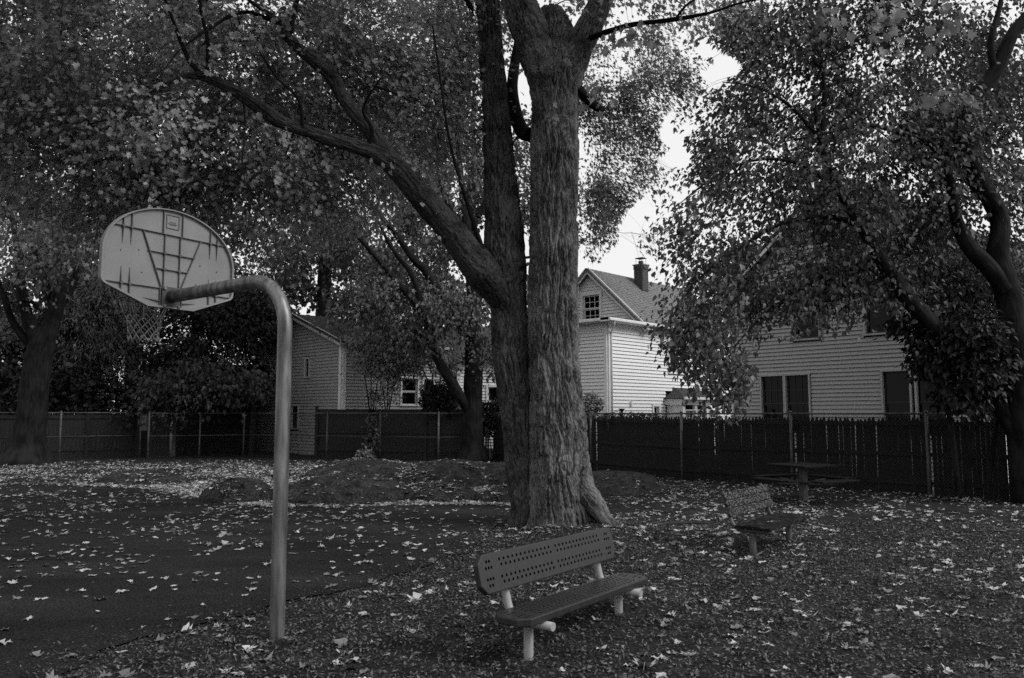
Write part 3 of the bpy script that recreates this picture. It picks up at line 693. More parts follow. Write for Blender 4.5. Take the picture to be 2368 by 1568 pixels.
# gable face
hw = 2.47; AP = 7.42; GF = Wall(WR.P(g0, 0), lu, -ru); GEV = EV+.12; sl_ = (AP-GEV)/hw
gl = lambda z: (max(.02, (z-GEV)/sl_+.10), min(2*hw-.02, 2*hw-(z-GEV)/sl_-.10))
aw = [(hw-.42, 5.40, .84, 1.08)]
clapboards(H1, GF, GEV+.02, AP-.32, .128, gl, openings_of(aw, .12), M_siding)
window(H1, GF, *aw[0], M_trim, 2, (3, 2), casing=.12)
backing(H1, GF, [(0, GEV-.1), (2*hw, GEV-.1), (hw, AP-.15)])
RL = 7.4
for sgn, nm in ((0, 1), (1, 1)):
    oe = -.34 if sgn == 0 else 2*hw+.34; ze = GEV-.34*sl_
    E0 = GF.P(oe, ze, .35); E1 = GF.P(oe, ze, -RL); R1 = GF.P(hw, AP, -RL); R0 = GF.P(hw, AP, .35)
    E0, E1, R1, R0 = [p+Z*.14 for p in (E0, E1, R1, R0)]
    rf, nn = slab(H1, 'roof', [E0, E1, R1, R0], .10, M_shingle)
    shingles(H1, rf, [E0, E1, R1, R0], nn, M_shingle)
    for fo, ww, hh, dz in ((.30, .05, .22, -.03), (.12, .30, .035, -.05), (.02, .04, .20, -.12)):
        A = GF.P(oe, ze, fo)+Z*(.10+dz); B = GF.P(hw, AP, fo)+Z*(.10+dz); cboard(H1, 'rake_board', A, B, ww if ww < .2 else ww, hh, M_trim)
# chimney: every brick its own piece
chn = GF.P(hw-.55, 0, -2.75); cu, cn = ru, -lu
chm = MB(); chM = Matrix((cu, cn, Z)).transposed().to_4x4(); chM.translation = Vector((chn.x, chn.y, 0))
chm.box((0, 0, 7.15), (.42, .42, 1.7)); ch = chm.obj('chimney', M_mortar, H1, M=chM)
bmz = MB(); bmz.box((0, 0, 0), (.19, .06, .06)); bme = bmz.mesh('brick', M_brick); bh = MB(); bh.box((0, 0, 0), (.09, .06, .06)); bmh = bh.mesh('brick', M_brick)
rr = random.Random(9)
for row in range(21):
    z = 6.5+row*.072
    for side in range(4):
        R_ = Matrix.Rotation(side*math.pi/2, 4, 'Z')
        xs_ = [-.104, .104] if row % 2 == 0 else [0]
        out = .202 + (.03 if row >= 19 else 0)
        for x in xs_: obj('brick', bme, ch, chM @ R_ @ Matrix.Translation((x, out+rr.uniform(-.004, .004), z)))
        if row % 2: obj('brick', bmh, ch, chM @ R_ @ Matrix.Translation((-.153, out, z))); obj('brick', bmh, ch, chM @ R_ @ Matrix.Translation((.153, out, z)))
m = MB(); m.box((0, 0, 8.02), (.52, .52, .05)); m.obj('crown', M_mortar, ch, M=chM)
m = MB(); m.tube([(0, 0, 8.04), (0, 0, 8.2)], .11, 10); m.box((0, 0, 8.32), (.36, .36, .025))
for x in (-.15, .15):
    for y in (-.15, .15): m.tube([(x, y, 8.04), (x, y, 8.31)], .008, 4)
m.obj('flue_cap', M_chain, ch, M=chM)
m = MB(); m.box((0, 0, 6.93), (.50, .50, .04)); m.obj('flashing', M_chain, ch, M=chM)
# box bay under its own little roof
bw0, bw1, bd, bt = 3.8, 6.7, .75, 2.3
m = MB(); m.box(((bw0+bw1)/2, bd/2, bt-.12), (bw1-bw0+.2, bd+.1, .24)); bay = m.obj('bay', M_trim, H1, M=WR.M(0, 0), bevel=.01)
m = MB(); x0, x1 = bw0-.22, bw1+.22; xm0 = bw0+.75; xm1 = bw1-.75
m.poly([(x0, bd+.25, bt+.02), (x1, bd+.25, bt+.02), (x1, 0.03, bt+.02), (x0, 0.03, bt+.02), (xm0, .03, bt+.46), (xm1, .03, bt+.46)], [(0, 1, 5, 4), (1, 2, 5), (3, 0, 4), (0, 3, 2, 1)]); m.obj('bay_roof', M_shingle_dark, bay, M=WR.M(0, 0))
m = MB(); m.box(((bw0+bw1)/2, bd+.24, bt+.02), (bw1-bw0+.46, .08, .10)); m.obj('bay_gutter', M_trim, bay, M=WR.M(0, 0))
for x in (bw0+.08, bw0+1.0, bw1-1.0, bw1-.08):
    m = MB(); m.box((x, bd-.05, bt/2-.4), (.18, .12, bt-.25+.8)); m.obj('bay_post', M_trim, bay, M=WR.M(0, 0))
m = MB(); m.box((bw0+.04, bd/2, bt/2-.4), (.08, bd-.1, bt-.25+.8)); m.obj('bay_side', M_trim, bay, M=WR.M(0, 0))
WB = Wall(WR.P(0, 0, bd-.06), ru, -lu)
for x, w in ((bw0+.19, .70), (bw0+1.11, .70), (bw1-.89, .70)): window(H1, WB, x, .7, w, 1.15, M_trim, 2, (3, 2), casing=.03, name='bay_window')
m = MB(); m.box((1.35, .06, 2.1), (.10, .10, .17)); m.obj('outlet_box', M_trim, H1, M=WR.M(0, 0))
# vent pipe on the roof
# ---------------------------------------------------------------- right white house
rc0 = Vector((7.05, 25.6, 0)); fu = Vector((.64, -.77, 0)).normalized(); fn = Vector((-.77, -.64, 0)).normalized()
H2 = thing('house', 'tall white clapboard house behind the picket fence with paired dark windows', 'house', tuple(rc0), 'houses behind the fences')
WF = Wall(rc0, fu, fn); HL = 7.6
def s_at(px): # where a photo column meets this wall
    u = (px-1183.5)/F*1.0; return (u*rc0.y*1.0-rc0.x)/(fu.x-u*fu.y)
wl2 = [(s_at(1762), 1.15, .74, 1.72), (s_at(1818), 1.15, .74, 1.72), (s_at(2042), 1.15, .84, 1.72), (s_at(2108), 1.15, .84, 1.72), (s_at(1842), 3.95, .78, 1.5), (s_at(2008), 3.95, .86, 1.5)]
APX = 8.6; EV2 = 5.6; sl2 = (APX-EV2)/(HL/2)
lim2 = lambda z: (.1, HL-.1) if z < EV2 else (.1+(z-EV2)/sl2, HL-.1-(z-EV2)/sl2)
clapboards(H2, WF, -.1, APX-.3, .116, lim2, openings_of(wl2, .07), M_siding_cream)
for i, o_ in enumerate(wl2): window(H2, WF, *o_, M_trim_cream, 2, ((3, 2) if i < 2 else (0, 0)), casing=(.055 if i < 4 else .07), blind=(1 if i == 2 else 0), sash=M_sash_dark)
backing(H2, WF, [(0, -.3), (HL, -.3), (HL, EV2), (HL/2, APX), (0, EV2)])
for x in (.05, HL-.05): m = MB(); m.box((x, .032, EV2/2), (.10, .05, EV2)); m.obj('corner_board', M_trim, H2, M=WF.M(0, 0))
for sgn in (0, 1):
    oe = -.35 if sgn == 0 else HL+.35; ze = EV2-.35*sl2
    E0, E1, R1, R0 = [p+Z*.12 for p in (WF.P(oe, ze, .35), WF.P(oe, ze, -7), WF.P(HL/2, APX, -7), WF.P(HL/2, APX, .35))]
    rf, nn = slab(H2, 'roof', [E0, E1, R1, R0], .10, M_shingle_dark); cboard(H2, 'rake_board', WF.P(oe, ze, .30), WF.P(HL/2, APX, .30), .05, .22, M_trim)
for x, uu in ((0, -1), (HL, 1)):
    Ws = Wall(WF.P(x, 0), -fn, fu*uu); clapboards(H2, Ws, -.1, EV2-.1, .116, lambda z: (.1, 6.9), [], M_siding); backing(H2, Ws, [(0, -.3), (7, -.3), (7, EV2-.1), (0, EV2-.1)])
# ---------------------------------------------------------------- grey sided house, gable towards the court
gc = Vector((-6.9, 32.3, 0)); gr = Vector((.707, .707, 0)); gll = Vector((-.707, .707, 0))
H3 = thing('house', 'low grey sided house with a shallow gable beside the dark garage', 'house', tuple(gc), 'houses behind the fences')
WG = Wall(gc, gll, -gr); WS = Wall(gc, gr, -gll); GL = 7.3; GE = 4.62; GA = 5.95; sl3 = (GA-GE)/(GL/2)
def sg_at(px): u = (px-1183.5)/F; return (u*gc.y-gc.x)/(gll.x-u*gll.y)
wg = [(sg_at(693), 1.1, .55, .95), (sg_at(677)+.1, 2.55, .5, 1.5), (sg_at(716), 3.3, .28, .75)]
lim3 = lambda z: (.12, GL-.12) if z < GE else (.12+(z-GE)/sl3, GL-.12-(z-GE)/sl3)
clapboards(H3, WG, -.1, GA-.16, .134, lim3, openings_of(wg), M_siding_grey)
window(H3, WG, *wg[0], M_trim_grey, 2, sash=M_sash_dark); window(H3, WG, *wg[1], M_trim_grey, 2, sash=M_sash_dark); window(H3, WG, *wg[2], M_trim_grey, 1, sash=M_sash_dark)
ws = [(3.0, 2.1, .85, 1.15), (4.2, 2.1, .5, 1.15)]
clapboards(H3, WS, -.1, GE-.2, .134, lambda z: (.12, 5.6), openings_of(ws), M_siding_cream)
for o_ in ws: window(H3, WS, *o_, M_trim, 2)
backing(H3, WG, [(0, -.3), (GL, -.3), (GL, GE), (GL/2, GA), (0, GE)]); backing(H3, WS, [(0, -.3), (5.6, -.3), (5.6, GE), (0, GE)])
for W_ in (WG, WS): m = MB(); m.box((.08, .032, GE/2-.1), (.16, .05, GE+.1)); m.obj('corner_board', M_trim, H3, M=W_.M(0, 0))
m = MB(); m.box((GL-.06, .032, GE/2-.1), (.12, .05, GE+.1)); m.obj('corner_board', M_trim_grey, H3, M=WG.M(0, 0))
m = MB(); m.box((2.8, .02, GE-.1), (5.6, .05, .22)); m.obj('frieze_board', M_trim_grey, H3, M=WS.M(0, 0))
for sgn in (0, 1):
    oe = -.3 if sgn == 0 else GL+.3; ze = GE-.3*sl3
    E0, E1, R1, R0 = [p+Z*.14 for p in (WG.P(oe, ze, .3), WG.P(oe, ze, -5.8), WG.P(GL/2, GA, -5.8), WG.P(GL/2, GA, .3))]
    rf, nn = slab(H3, 'roof', [E0, E1, R1, R0], .10, M_shingle_dark)
    if sgn == 0: shingles(H3, rf, [E0, E1, R1, R0], nn, M_shingle_dark, .16)
    for fo, ww, hh, dz in ((.27, .05, .24, -.02), (.12, .26, .035, -.03)): cboard(H3, 'rake_board', WG.P(oe, ze, fo)+Z*(.06+dz), WG.P(GL/2, GA, fo)+Z*(.06+dz), ww, hh, M_trim_grey)
m = MB(); m.box((2.8, .34, GE+.02), (5.6, .1, .11)); m.obj('gutter', M_trim_grey, H3, M=WS.M(0, 0))
q = WG.P(GL/2-1.6, GE+.95, -2.0); m = MB(); m.tube([q-Z*.3, q+Z*.55], .05, 8); m.obj('vent_pipe', M_trim, H3, True)
q = WG.P(sg_at(672), 2.15, .07); m = MB(); m.box((sg_at(672), .07, 2.2), (.34, .13, .5)); m.obj('meter_box', M_trim_grey, H3, M=WG.M(0, 0), bevel=.01)
m = MB(); m.box((3.65, .03, .05), (7.3, .04, .3)); m.obj('foundation', M_trim_grey, H3, M=WG.M(0, -.28))
# ---------------------------------------------------------------- farther pale house between the trunks
fc = at(1075, 900, 40); fc.z = 0
H4 = thing('house', 'pale far house glimpsed between the twin trunks and the grey house', 'house', tuple(fc), 'houses behind the fences')
W4 = Wall(fc, (1, .12, 0), (.12, -1, 0)); w4 = [(1.15, 1.6, .95, 1.45), (-.9, 3.2, .5, 1.3)]
clapboards(H4, W4, 0, 4.6, .15, lambda z: (-1.2, 4.2), openings_of(w4), M_siding)
for o_ in w4: window(H4, W4, *o_, M_trim, 2)
backing(H4, W4, [(-1.3, -.2), (4.3, -.2), (4.3, 4.8), (-1.3, 4.8)])
m = MB(); m.poly([W4.P(-1.6, 4.6, .4), W4.P(4.6, 4.6, .4), W4.P(4.6, 6.4, -3), W4.P(-1.6, 6.4, -3), W4.P(-1.6, 4.45, .4), W4.P(4.6, 4.45, .4), W4.P(4.6, 6.25, -3), W4.P(-1.6, 6.25, -3)], [(0, 1, 2, 3), (7, 6, 5, 4), (0, 4, 5, 1), (1, 5, 6, 2), (2, 6, 7, 3), (3, 7, 4, 0)]); m.obj('roof', M_shingle_dark, H4)
for i in range(7): m = MB(); m.box((-1.0+i*.22, .9, 2.95), (.04, .04, .8)); m.obj('baluster', M_trim, H4, M=W4.M(0, 0))
m = MB(); m.box((-.35, .9, 3.38), (1.6, .07, .06)); m.obj('balcony_rail', M_trim, H4, M=W4.M(0, 0))
m = MB(); m.box((-.35, .47, 2.5), (1.6, .92, .14)); m.obj('balcony_floor', M_trim, H4, M=W4.M(0, 0))
# ---------------------------------------------------------------- far right house fragment
fx = at(2262, 900, 30); fx.z = 0
H6 = thing('house', 'farther white sided house showing through leaves beside the leaning tree', 'house', tuple(fx), 'houses behind the fences')
W6 = Wall(fx, (.9, -.43, 0), (-.43, -.9, 0)); clapboards(H6, W6, -.1, 6.6, .14, lambda z: (0, 6), [], M_siding); backing(H6, W6, [(0, -.3), (6, -.3), (6, 6.8), (0, 6.8)])
m = MB(); m.box((.05, .032, 3.2), (.12, .05, 6.6)); m.obj('corner_board', M_trim, H6, M=W6.M(0, 0))
slab(H6, 'roof', [W6.P(-.4, 6.6, .4), W6.P(6.4, 6.6, .4), W6.P(6.4, 8.8, -3.5), W6.P(-.4, 8.8, -3.5)], .12, M_shingle_dark)
# ---------------------------------------------------------------- dark garage under the trees
ga = gp(408, 1050); ga.y = 32.6; ga.x = (408-1183.5)/F*32.6*1.0; gb = Vector(((588-1183.5)/F*33.4, 33.4, 0))
H5 = thing('garage', 'dark open fronted wooden garage under low branches by the grey house', 'garage', tuple((ga+gb)/2))
gu = (gb-ga).normalized(); gn = Vector((gu.y, -gu.x, 0)); WW = Wall(ga, gu, gn); gL = (gb-ga).length
m = MB(); m.box((0, 0, 1.15), (.14, .14, 2.3)); m.obj('door_post', M_chain, H5, M=WW.M(0, 0)); m = MB(); m.box((gL-.05, 0, 1.15), (.14, .14, 2.3)); m.obj('door_post', M_garage, H5, M=WW.M(0, 0))
m = MB(); m.box((gL/2, .0, 2.22), (gL+.3, .06, .28)); m.obj('header', M_garage, H5, M=WW.M(0, .02))
m = MB(); m.box((gL/2, -4, 1.2), (gL, .1, 2.5)); m.obj('back_wall', M_garage, H5, M=WW.M(0, 0))
for x in (0, gL): m = MB(); m.box((x, -2.05, 1.2), (.1, 3.8, 2.5)); m.obj('side_wall', M_garage, H5, M=WW.M(0, 0))
for k in range(9): m = MB(); m.box((-.1-.14*k-.07, 0, 1.2), (.132, .03, 2.4)); m.obj('board', M_garage, H5, M=WW.M(-.06, 0))
slab(H5, 'roof', [WW.P(-1.5, 2.4, .45), WW.P(gL+.3, 2.4, .45), WW.P(gL+.3, 3.9, -2.5), WW.P(-1.5, 3.9, -2.5)], .1, M_garage)
slab(H5, 'roof', [WW.P(-1.5, 2.4, -5), WW.P(gL+.3, 2.4, -5), WW.P(gL+.3, 3.9, -2.5), WW.P(-1.5, 3.9, -2.5)], .1, M_garage)
cboard(H5, 'eave_board', WW.P(-1.5, 2.44, .46), WW.P(gL+.3, 2.44, .46), .03, .1, M_chain)
# ================================================================ trees
MAPLE = [(0, 0), (.30, .04), (.20, .22), (.52, .34), (.36, .46), (.50, .68), (.18, .58), (.0, .74)]
def fan(outline, center):
    pts = [center] + outline + [(-x, y) for x, y in outline[::-1] if x > 1e-6]
    n = len(pts)-1; F_ = [(0, i, i % n+1) for i in range(1, n+1)]
    P = np.array(pts); return P, np.array(F_)
LT = {}
P_, F_ = fan(MAPLE, (0, .38)); LT['maple'] = (P_, F_, .30, .35)
P_, F_ = fan([(0, 0), (.34, .08), (.2, .26), (.5, .6), (.17, .55), (0, 1)], (0, .36)); LT['maple_low'] = (P_, F_, .3, .3)
P_, F_ = fan([(0, .06), (.2, -.02), (.42, .14), (.44, .42), (.22, .74), (0, 1.0)], (0, .4)); LT['heart'] = (P_, F_, .35, .25)
LT['kite'] = (np.array([(0, 0), (.42, .18), (.40, .62), (0, 1), (-.5, .55), (-.3, .1)]), np.array([(0, 1, 2), (0, 2, 3), (0, 3, 4), (0, 4, 5)]), .3, .2)
P_, F_ = fan([(0, 0), (.06, .3), (0, 1)], (0, .4)); LT['needle'] = (np.array([(0, 0), (.09, .3), (0, 1), (-.09, .3)]), np.array([(0, 1, 2), (0, 2, 3)]), 0, 0)
def unit(v): return v/np.maximum(np.linalg.norm(v, axis=-1, keepdims=True), 1e-9)
def leaf_cloud(kind, pos, tip, nrm, size, tone, aspect=1.0):
    """real leaf-shaped faces, each folded along its midrib and drooping at the tip"""
    P, Fc, fold, droop = LT[kind]; N = len(pos)
    T = unit(tip); Nn = unit(nrm - T*np.sum(nrm*T, -1, keepdims=True)); R = np.cross(T, Nn)
    fo = fold*rng.uniform(.2, 2.4, N)[:, None]; dr = droop*rng.uniform(-.4, 2.2, N)[:, None]
    asp = rng.uniform(.5, 1.05, N)[:, None]; sk_ = rng.normal(0, .18, N)[:, None]
    x = P[None, :, 0]*asp*aspect + sk_*P[None, :, 1]**2; y = P[None, :, 1]; z = fo*np.abs(P[None, :, 0])*.9 - dr*y*y
    S = size[:, None, None]
    V = pos[:, None, :] + S*(x[..., None]*R[:, None, :] + y[..., None]*T[:, None, :] + z[..., None]*Nn[:, None, :])
    k = len(P); FF = (Fc[None] + (np.arange(N)*k)[:, None, None]).reshape(-1, 3)
    return V.reshape(-1, 3), FF, np.repeat(tone, k)
def cr(pts, n=6):
    """smooth curve through points with extra per-point values"""
    A = np.array(pts, float); A = np.vstack([2*A[0]-A[1], A, 2*A[-1]-A[-2]]); out = []
    for i in range(1, len(A)-2):
        for t in np.linspace(0, 1, n, endpoint=False):
            p0, p1, p2, p3 = A[i-1], A[i], A[i+1], A[i+2]
            out.append(.5*((2*p1)+(-p0+p2)*t+(2*p0-5*p1+4*p2-p3)*t*t+(-p0+3*p1-3*p2+p3)*t**3))
    out.append(A[-2]); return np.array(out)
def limb_np(C, sides, bark=.0, seed=0, lobes=None, amp_z=None):
    """tube along C = [x, y, z, r] with furrowed bark relief; returns V, F, UV"""
    n = len(C); P = C[:, :3]; r = np.maximum(C[:, 3], .002)
    T = unit(np.gradient(P, axis=0)); N0 = np.cross(T[0], [0.31, .95, .1]); N0 /= np.linalg.norm(N0); Ns = []
    for i in range(n):
        N0 = N0 - T[i]*N0.dot(T[i]); N0 /= np.linalg.norm(N0); Ns.append(N0.copy())
    Ns = np.array(Ns); B = np.cross(T, Ns); s = np.concatenate([[0], np.cumsum(np.linalg.norm(np.diff(P, axis=0), axis=1))])
    th = np.linspace(0, 2*np.pi, sides+1); R = np.repeat(r[:, None], sides+1, 1)
    if lobes is not None: R = R*lobes(th[None, :], P[:, 2][:, None])
    if bark:
        rm = float(np.mean(r)); cx = np.cos(th)[None]*rm*1.0; sx = np.sin(th)[None]*rm
        Q = np.stack([cx+0*R, sx+0*R, s[:, None]+0*R], -1)
        w = (fbm(Q*np.array([3, 3, 2.]), 3, seed+40)-.5)*.25
        Q2 = Q*np.array([14, 14, 2.6]) + w[..., None]*np.array([7, 7, 2.5])
        gro = lambda n_, wd: np.exp(-((n_-.5)/wd)**2)
        c1 = gro(fbm(Q2, 2, seed), .085); c2 = gro(fbm(Q2*np.array([2.2, 2.2, 3.0])+31, 2, seed+5), .08)
        pl = fbm(Q*np.array([26, 26, 5.]), 3, seed+9)
        R = R - bark*(1.5*c1 + .55*c2) + bark*.9*(pl-.5) + bark*1.6*(fbm(Q*np.array([2.2, 2.2, 1.1]), 3, seed+3)-.5)
    V = P[:, None, :] + R[..., None]*(np.cos(th)[None, :, None]*Ns[:, None, :] + np.sin(th)[None, :, None]*B[:, None, :])
    m = sides+1; ii = np.arange(n*m).reshape(n, m)
    Fq = np.stack([ii[:-1, :-1], ii[:-1, 1:], ii[1:, 1:], ii[1:, :-1]], -1).reshape(-1, 4)
    uv = np.stack(np.broadcast_arrays(th[None, :]*r.mean(), s[:, None]), -1).reshape(-1, 2)
    return V.reshape(-1, 3), Fq, uv
def L_px(lst): return [tuple(at(x, y, Y)) + (w/2/F*Y*1.02,) for x, y, Y, w in lst]
class Tree:
    def __init__(s, name, label, base, mbark, group=None):
        s.root = thing(name, label, 'tree', base, group); s.mbark = mbark; s.skel = []; s.srad = []; s.tw = ([], [], 0)
    def limb(s, pts, name='limb', n=6, sides=14, bark=.0, seed=0, lobes=None, add=True, mat=None):
        C = cr(pts, n); V, Fq, uv = limb_np(C, sides, bark, seed, lobes)
        obj(name, mesh_np(name, V, Fq, mat or s.mbark, True, None, uv), s.root)
        if add: s.skel += [tuple(p) for p in C[:, :3]]; s.srad += list(C[:, 3])
        return C
    def branch(s, vols, n, sag=.12, rmax=.035, minr=.006, keep=None, mind=0):
        """secondary branches reaching from the limbs into the crown, nearest first"""
        pts = sample_vol(vols, n, keep); sk = np.array(s.skel); sr = np.array(s.srad)
        d0 = np.array([np.min(np.linalg.norm(sk-p, axis=1)) for p in pts]); pts = pts[np.argsort(d0)]
        V = []; Fc = []; b = 0
        for p in pts:
            d = np.linalg.norm(sk-p, axis=1) + np.where(p[2] < sk[:, 2]-1, .5, 0); i = int(np.argmin(d)); a = sk[i]; L = np.linalg.norm(p-a)
            if L < .12: continue
            m = 4 + int(L*1.5); t = np.linspace(0, 1, m)[:, None]
            off = np.cumsum(rng.normal(0, .035*L/math.sqrt(m)*1.6, (m, 3)), 0); off -= off[0]; off = off - t*off[-1]
            path = a + (p-a)*t + off; path[:, 2] += sag*L*np.sin(np.pi*t[:, 0])
            ra = min(sr[i]*.6, rmax, .010+.011*L); rr_ = np.linspace(ra, minr, m)
            C = np.c_[path, rr_]; v, f, _ = limb_np(C, 5); V.append(v); Fc.append(f+b); b += len(v)
            sk = np.vstack([sk, path[1:]]); sr = np.concatenate([sr, rr_[1:]])
        s.fine = sk[len(s.skel):]; s.skel = list(sk); s.srad = list(sr)
        if V: obj('branches', mesh_np('branches', np.vstack(V), np.vstack(Fc), M_bark2, True), s.root, stuff=True)
    def leaves(s, kind, mat, ntw, per, size, spread=.45, tone_seed=0, droop=.8, keep=None, near=0, twig_len=.5, twigs=True, src=None, name='leaves', tone=(.0, 1.0), centre=None, face=.45):
        src = s.fine if src is None else src
        if len(src) == 0: return
        o = src[rng.integers(0, len(src), ntw)] + rng.normal(0, .05, (ntw, 3))
        c = np.mean(src, 0) if centre is None else np.array(centre)
        out = unit(o-c)*np.array([1, 1, .4])
        d = unit(out*.6 + rng.normal(0, .65, (ntw, 3)) + np.array([0, 0, -.15])); Lt = twig_len*rng.uniform(.5, 1.5, ntw)
        e = o + d*Lt[:, None] - np.array([0, 0, 1])*(Lt**2)[:, None]*.35
        if keep is not None:
            k = keep(e); o, d, Lt, e = o[k], d[k], Lt[k], e[k]; ntw = len(o)
        if twigs and ntw:
            sd = unit(np.cross(d, rng.normal(0, 1, (ntw, 3)))); s2 = np.cross(unit(d), sd); r0 = .0045; r1 = .002
            ring = lambda p, r: np.stack([p+sd*r, p-sd*r*.5+s2*r*.87, p-sd*r*.5-s2*r*.87], 1)
            mid = (o+e)/2+np.array([0, 0, .05])*Lt[:, None]; V = np.concatenate([ring(o, r0), ring(mid, r0*.8), ring(e, r1)], 1)
            f = np.array([(a+q*3, (a+1) % 3+q*3, (a+1) % 3+3+q*3, a+3+q*3) for q in (0, 1) for a in range(3)])
            FF = (f[None]+(np.arange(ntw)*9)[:, None, None]).reshape(-1, 4)
            obj('twigs', mesh_np('twigs', V.reshape(-1, 3), FF, M_twig), s.root, stuff=True)
        idx = np.repeat(np.arange(ntw), per); N = len(idx); t = rng.uniform(.15, 1.1, N)[:, None]
        pos = o[idx]+(e[idx]-o[idx])*t + rng.normal(0, spread*.33, (N, 3))*np.array([1, 1, .8])
        tip = out[np.clip(idx, 0, len(out)-1)]*.0 + unit(pos-c)*np.array([.7, .7, .2]) + d[idx]*.5 + rng.normal(0, .5, (N, 3)) + np.array([0, 0, -droop])
        nr = np.array([0, 0, 1.0]) + rng.normal(0, .6, (N, 3)) + unit(pos-c)*.25 + unit(np.array([0, 0, 2.0])-pos)*face*.6
        sz = size*rng.uniform(.6, 1.25, N); P3 = pos*1.1
        tn = np.clip(.25+.5*rng.random(N) + (fbm(P3*.6, 3, tone_seed)-.5)*1.1 + rng.normal(0, .08, N), 0, 1); tn = tone[0]+(tone[1]-tone[0])*tn
        if keep is not None: k = keep(pos); pos, tip, nr, sz, tn = pos[k], tip[k], nr[k], sz[k], tn[k]
        if near:
            px, py, zc = to_px(pos); big = np.where((px > 0) & (px < 2367) & (py > 0) & (py < 1568) & (zc > 1), sz/zc, 0)
            order = np.argsort(-big); pick = order[:near]; rest = np.ones(len(pos), bool); rest[pick] = False
            for i in pick:
                q = np.array([pos[i]]); V, FF, tt = leaf_cloud(kind, np.zeros((1, 3)), tip[i:i+1], nr[i:i+1], sz[i:i+1], tn[i:i+1])
                obj('leaf', mesh_np('leaf', V, FF, mat, False, {'tone': tt}), s.root, Matrix.Translation(Vector(pos[i])))
            pos, tip, nr, sz, tn = pos[rest], tip[rest], nr[rest], sz[rest], tn[rest]
        V, FF, tt = leaf_cloud(kind, pos, tip, nr, sz, tn)
        obj(name, mesh_np(name, V, FF, mat, False, {'tone': tt}), s.root, stuff=True)
def sample_vol(vols, n, keep=None):
    w = np.array([v[-1] for v in vols], float); w /= w.sum(); out = []; tries = 0
    while len(out) < n and tries < n*30:
        tries += 1
        (cx, cy_, cz), (rx, ry, rz), _ = vols[rng.choice(len(vols), p=w)]
        q = rng.normal(0, 1, 3); q = q/np.linalg.norm(q)*rng.random()**.40
        p = np.array([cx+q[0]*rx, cy_+q[1]*ry, cz+q[2]*rz])
        if keep is None or keep(p[None])[0]: out.append(p)
    return np.array(out)
def vol(px, py, Y, rx, ry, rz, w): p = at(px, py, Y); return (tuple(p), (rx, ry, rz), w)
def open_sky(P):
    """the clearing between the two crowns stays open"""
    px, py, zc = to_px(P); gl_ = np.interp(py, [-400, 0, 60, 110, 200, 330, 430, 520, 600, 690], [1690, 1690, 1665, 1612, 1604, 1572, 1508, 1428, 1390, 1362])
    gr_ = np.interp(py, [-400, 0, 60, 100, 200, 300, 400, 520, 600, 690, 760], [1692, 1692, 1690, 1678, 1640, 1600, 1548, 1482, 1478, 1490, 1450])
    k_ = np.interp(py, [0, 380, 500], [230, 170, 60]); w = k_*(fbm(np.c_[px/70, py/70, px*0], 3, 77)-.5); w2 = k_*(fbm(np.c_[px/80, py/80, px*0+9], 3, 79)-.5)
    return ~((px > gl_+w) & (px < gr_+w2) & (py < 700) & (zc > 0))
Z0 = -.15
# ---------------------------------------------------------------- the twin-stemmed maple
T1 = Tree('maple_tree', 'large twin-stemmed maple with furrowed bark rising behind the punched metal bench', tuple(at(1290, 1222, 12.55).xy)+(0,), M_bark)
def root_lobes(th, z):
    k = np.clip((1.25-z)/1.25, 0, 1)**2
    return 1 + k*(.16*np.cos(3*th+.6) + .10*np.cos(5*th+2.0) + .05*np.cos(9*th)) + .035*np.cos(4*th+z*.8)*np.clip(1-z/7, 0, 1)
B = at(1297, 1222, 12.6)
pr = [(B.x, B.y, -.25, .74), (B.x, B.y, -.02, .66), (B.x, B.y, .25, .575)] + L_px([(1292, 1100, 12.6, 150), (1288, 1000, 12.6, 134), (1282, 900, 12.6, 122), (1280, 700, 12.6, 116), (1281, 450, 12.6, 112), (1281, 250, 12.6, 113), (1279, 140, 12.6, 120), (1276, 70, 12.6, 96), (1274, 20, 12.62, 50)])
T1.limb(pr, 'trunk', 40, 360, .040, 1, root_lobes)
B2 = at(1228, 1222, 12.7)
pl_ = [(B2.x-.02, B2.y, -.25, .42), (B2.x-.02, B2.y, .0, .36), (B2.x, B2.y, .3, .31)] + L_px([(1214, 1100, 12.72, 86), (1204, 1000, 12.75, 80), (1186, 850, 12.8, 86), (1174, 700, 12.85, 88), (1165, 600, 12.85, 100), (1163, 500, 12.85, 88), (1155, 400, 12.85, 76), (1148, 300, 12.85, 68), (1138, 150, 12.85, 61), (1128, 0, 12.85, 56), (1118, -150, 12.85, 50), (1095, -420, 12.8, 34), (1070, -700, 12.7, 18)])
T1.limb(pl_, 'stem', 34, 220, .034, 2, mat=M_bark_stem_shade)
# root running out to the right
rp_ = [tuple(at(1335, 1110, 12.45))+(.20,), tuple(at(1372, 1165, 12.35))+(.17,), tuple(at(1398, 1200, 12.3))+(.12,), tuple(gp(1428, 1222)+Vector((0, 0, .02)))+(.07,), tuple(gp(1460, 1232)-Vector((0, 0, .06)))+(.04,)]
T1.limb(rp_, 'root', 10, 40, .018, 3, add=False)
T1.limb(L_px([(1262, 235, 12.55, 60), (1255, 160, 12.5, 92), (1232, 90, 12.4, 90), (1205, 20, 12.25, 84), (1168, -110, 12, 72), (1110, -300, 11.6, 50), (1030, -520, 11, 24)]), 'limb', 26, 160, .024, 4)
T1.limb(L_px([(1300, 240, 12.55, 60), (1318, 160, 12.5, 78), (1348, 90, 12.35, 66), (1382, 20, 12.2, 60), (1420, -80, 11.9, 52), (1500, -260, 11.3, 38), (1620, -420, 10.5, 20), (1780, -520, 9.6, 10)]), 'limb', 26, 130, .020, 5)
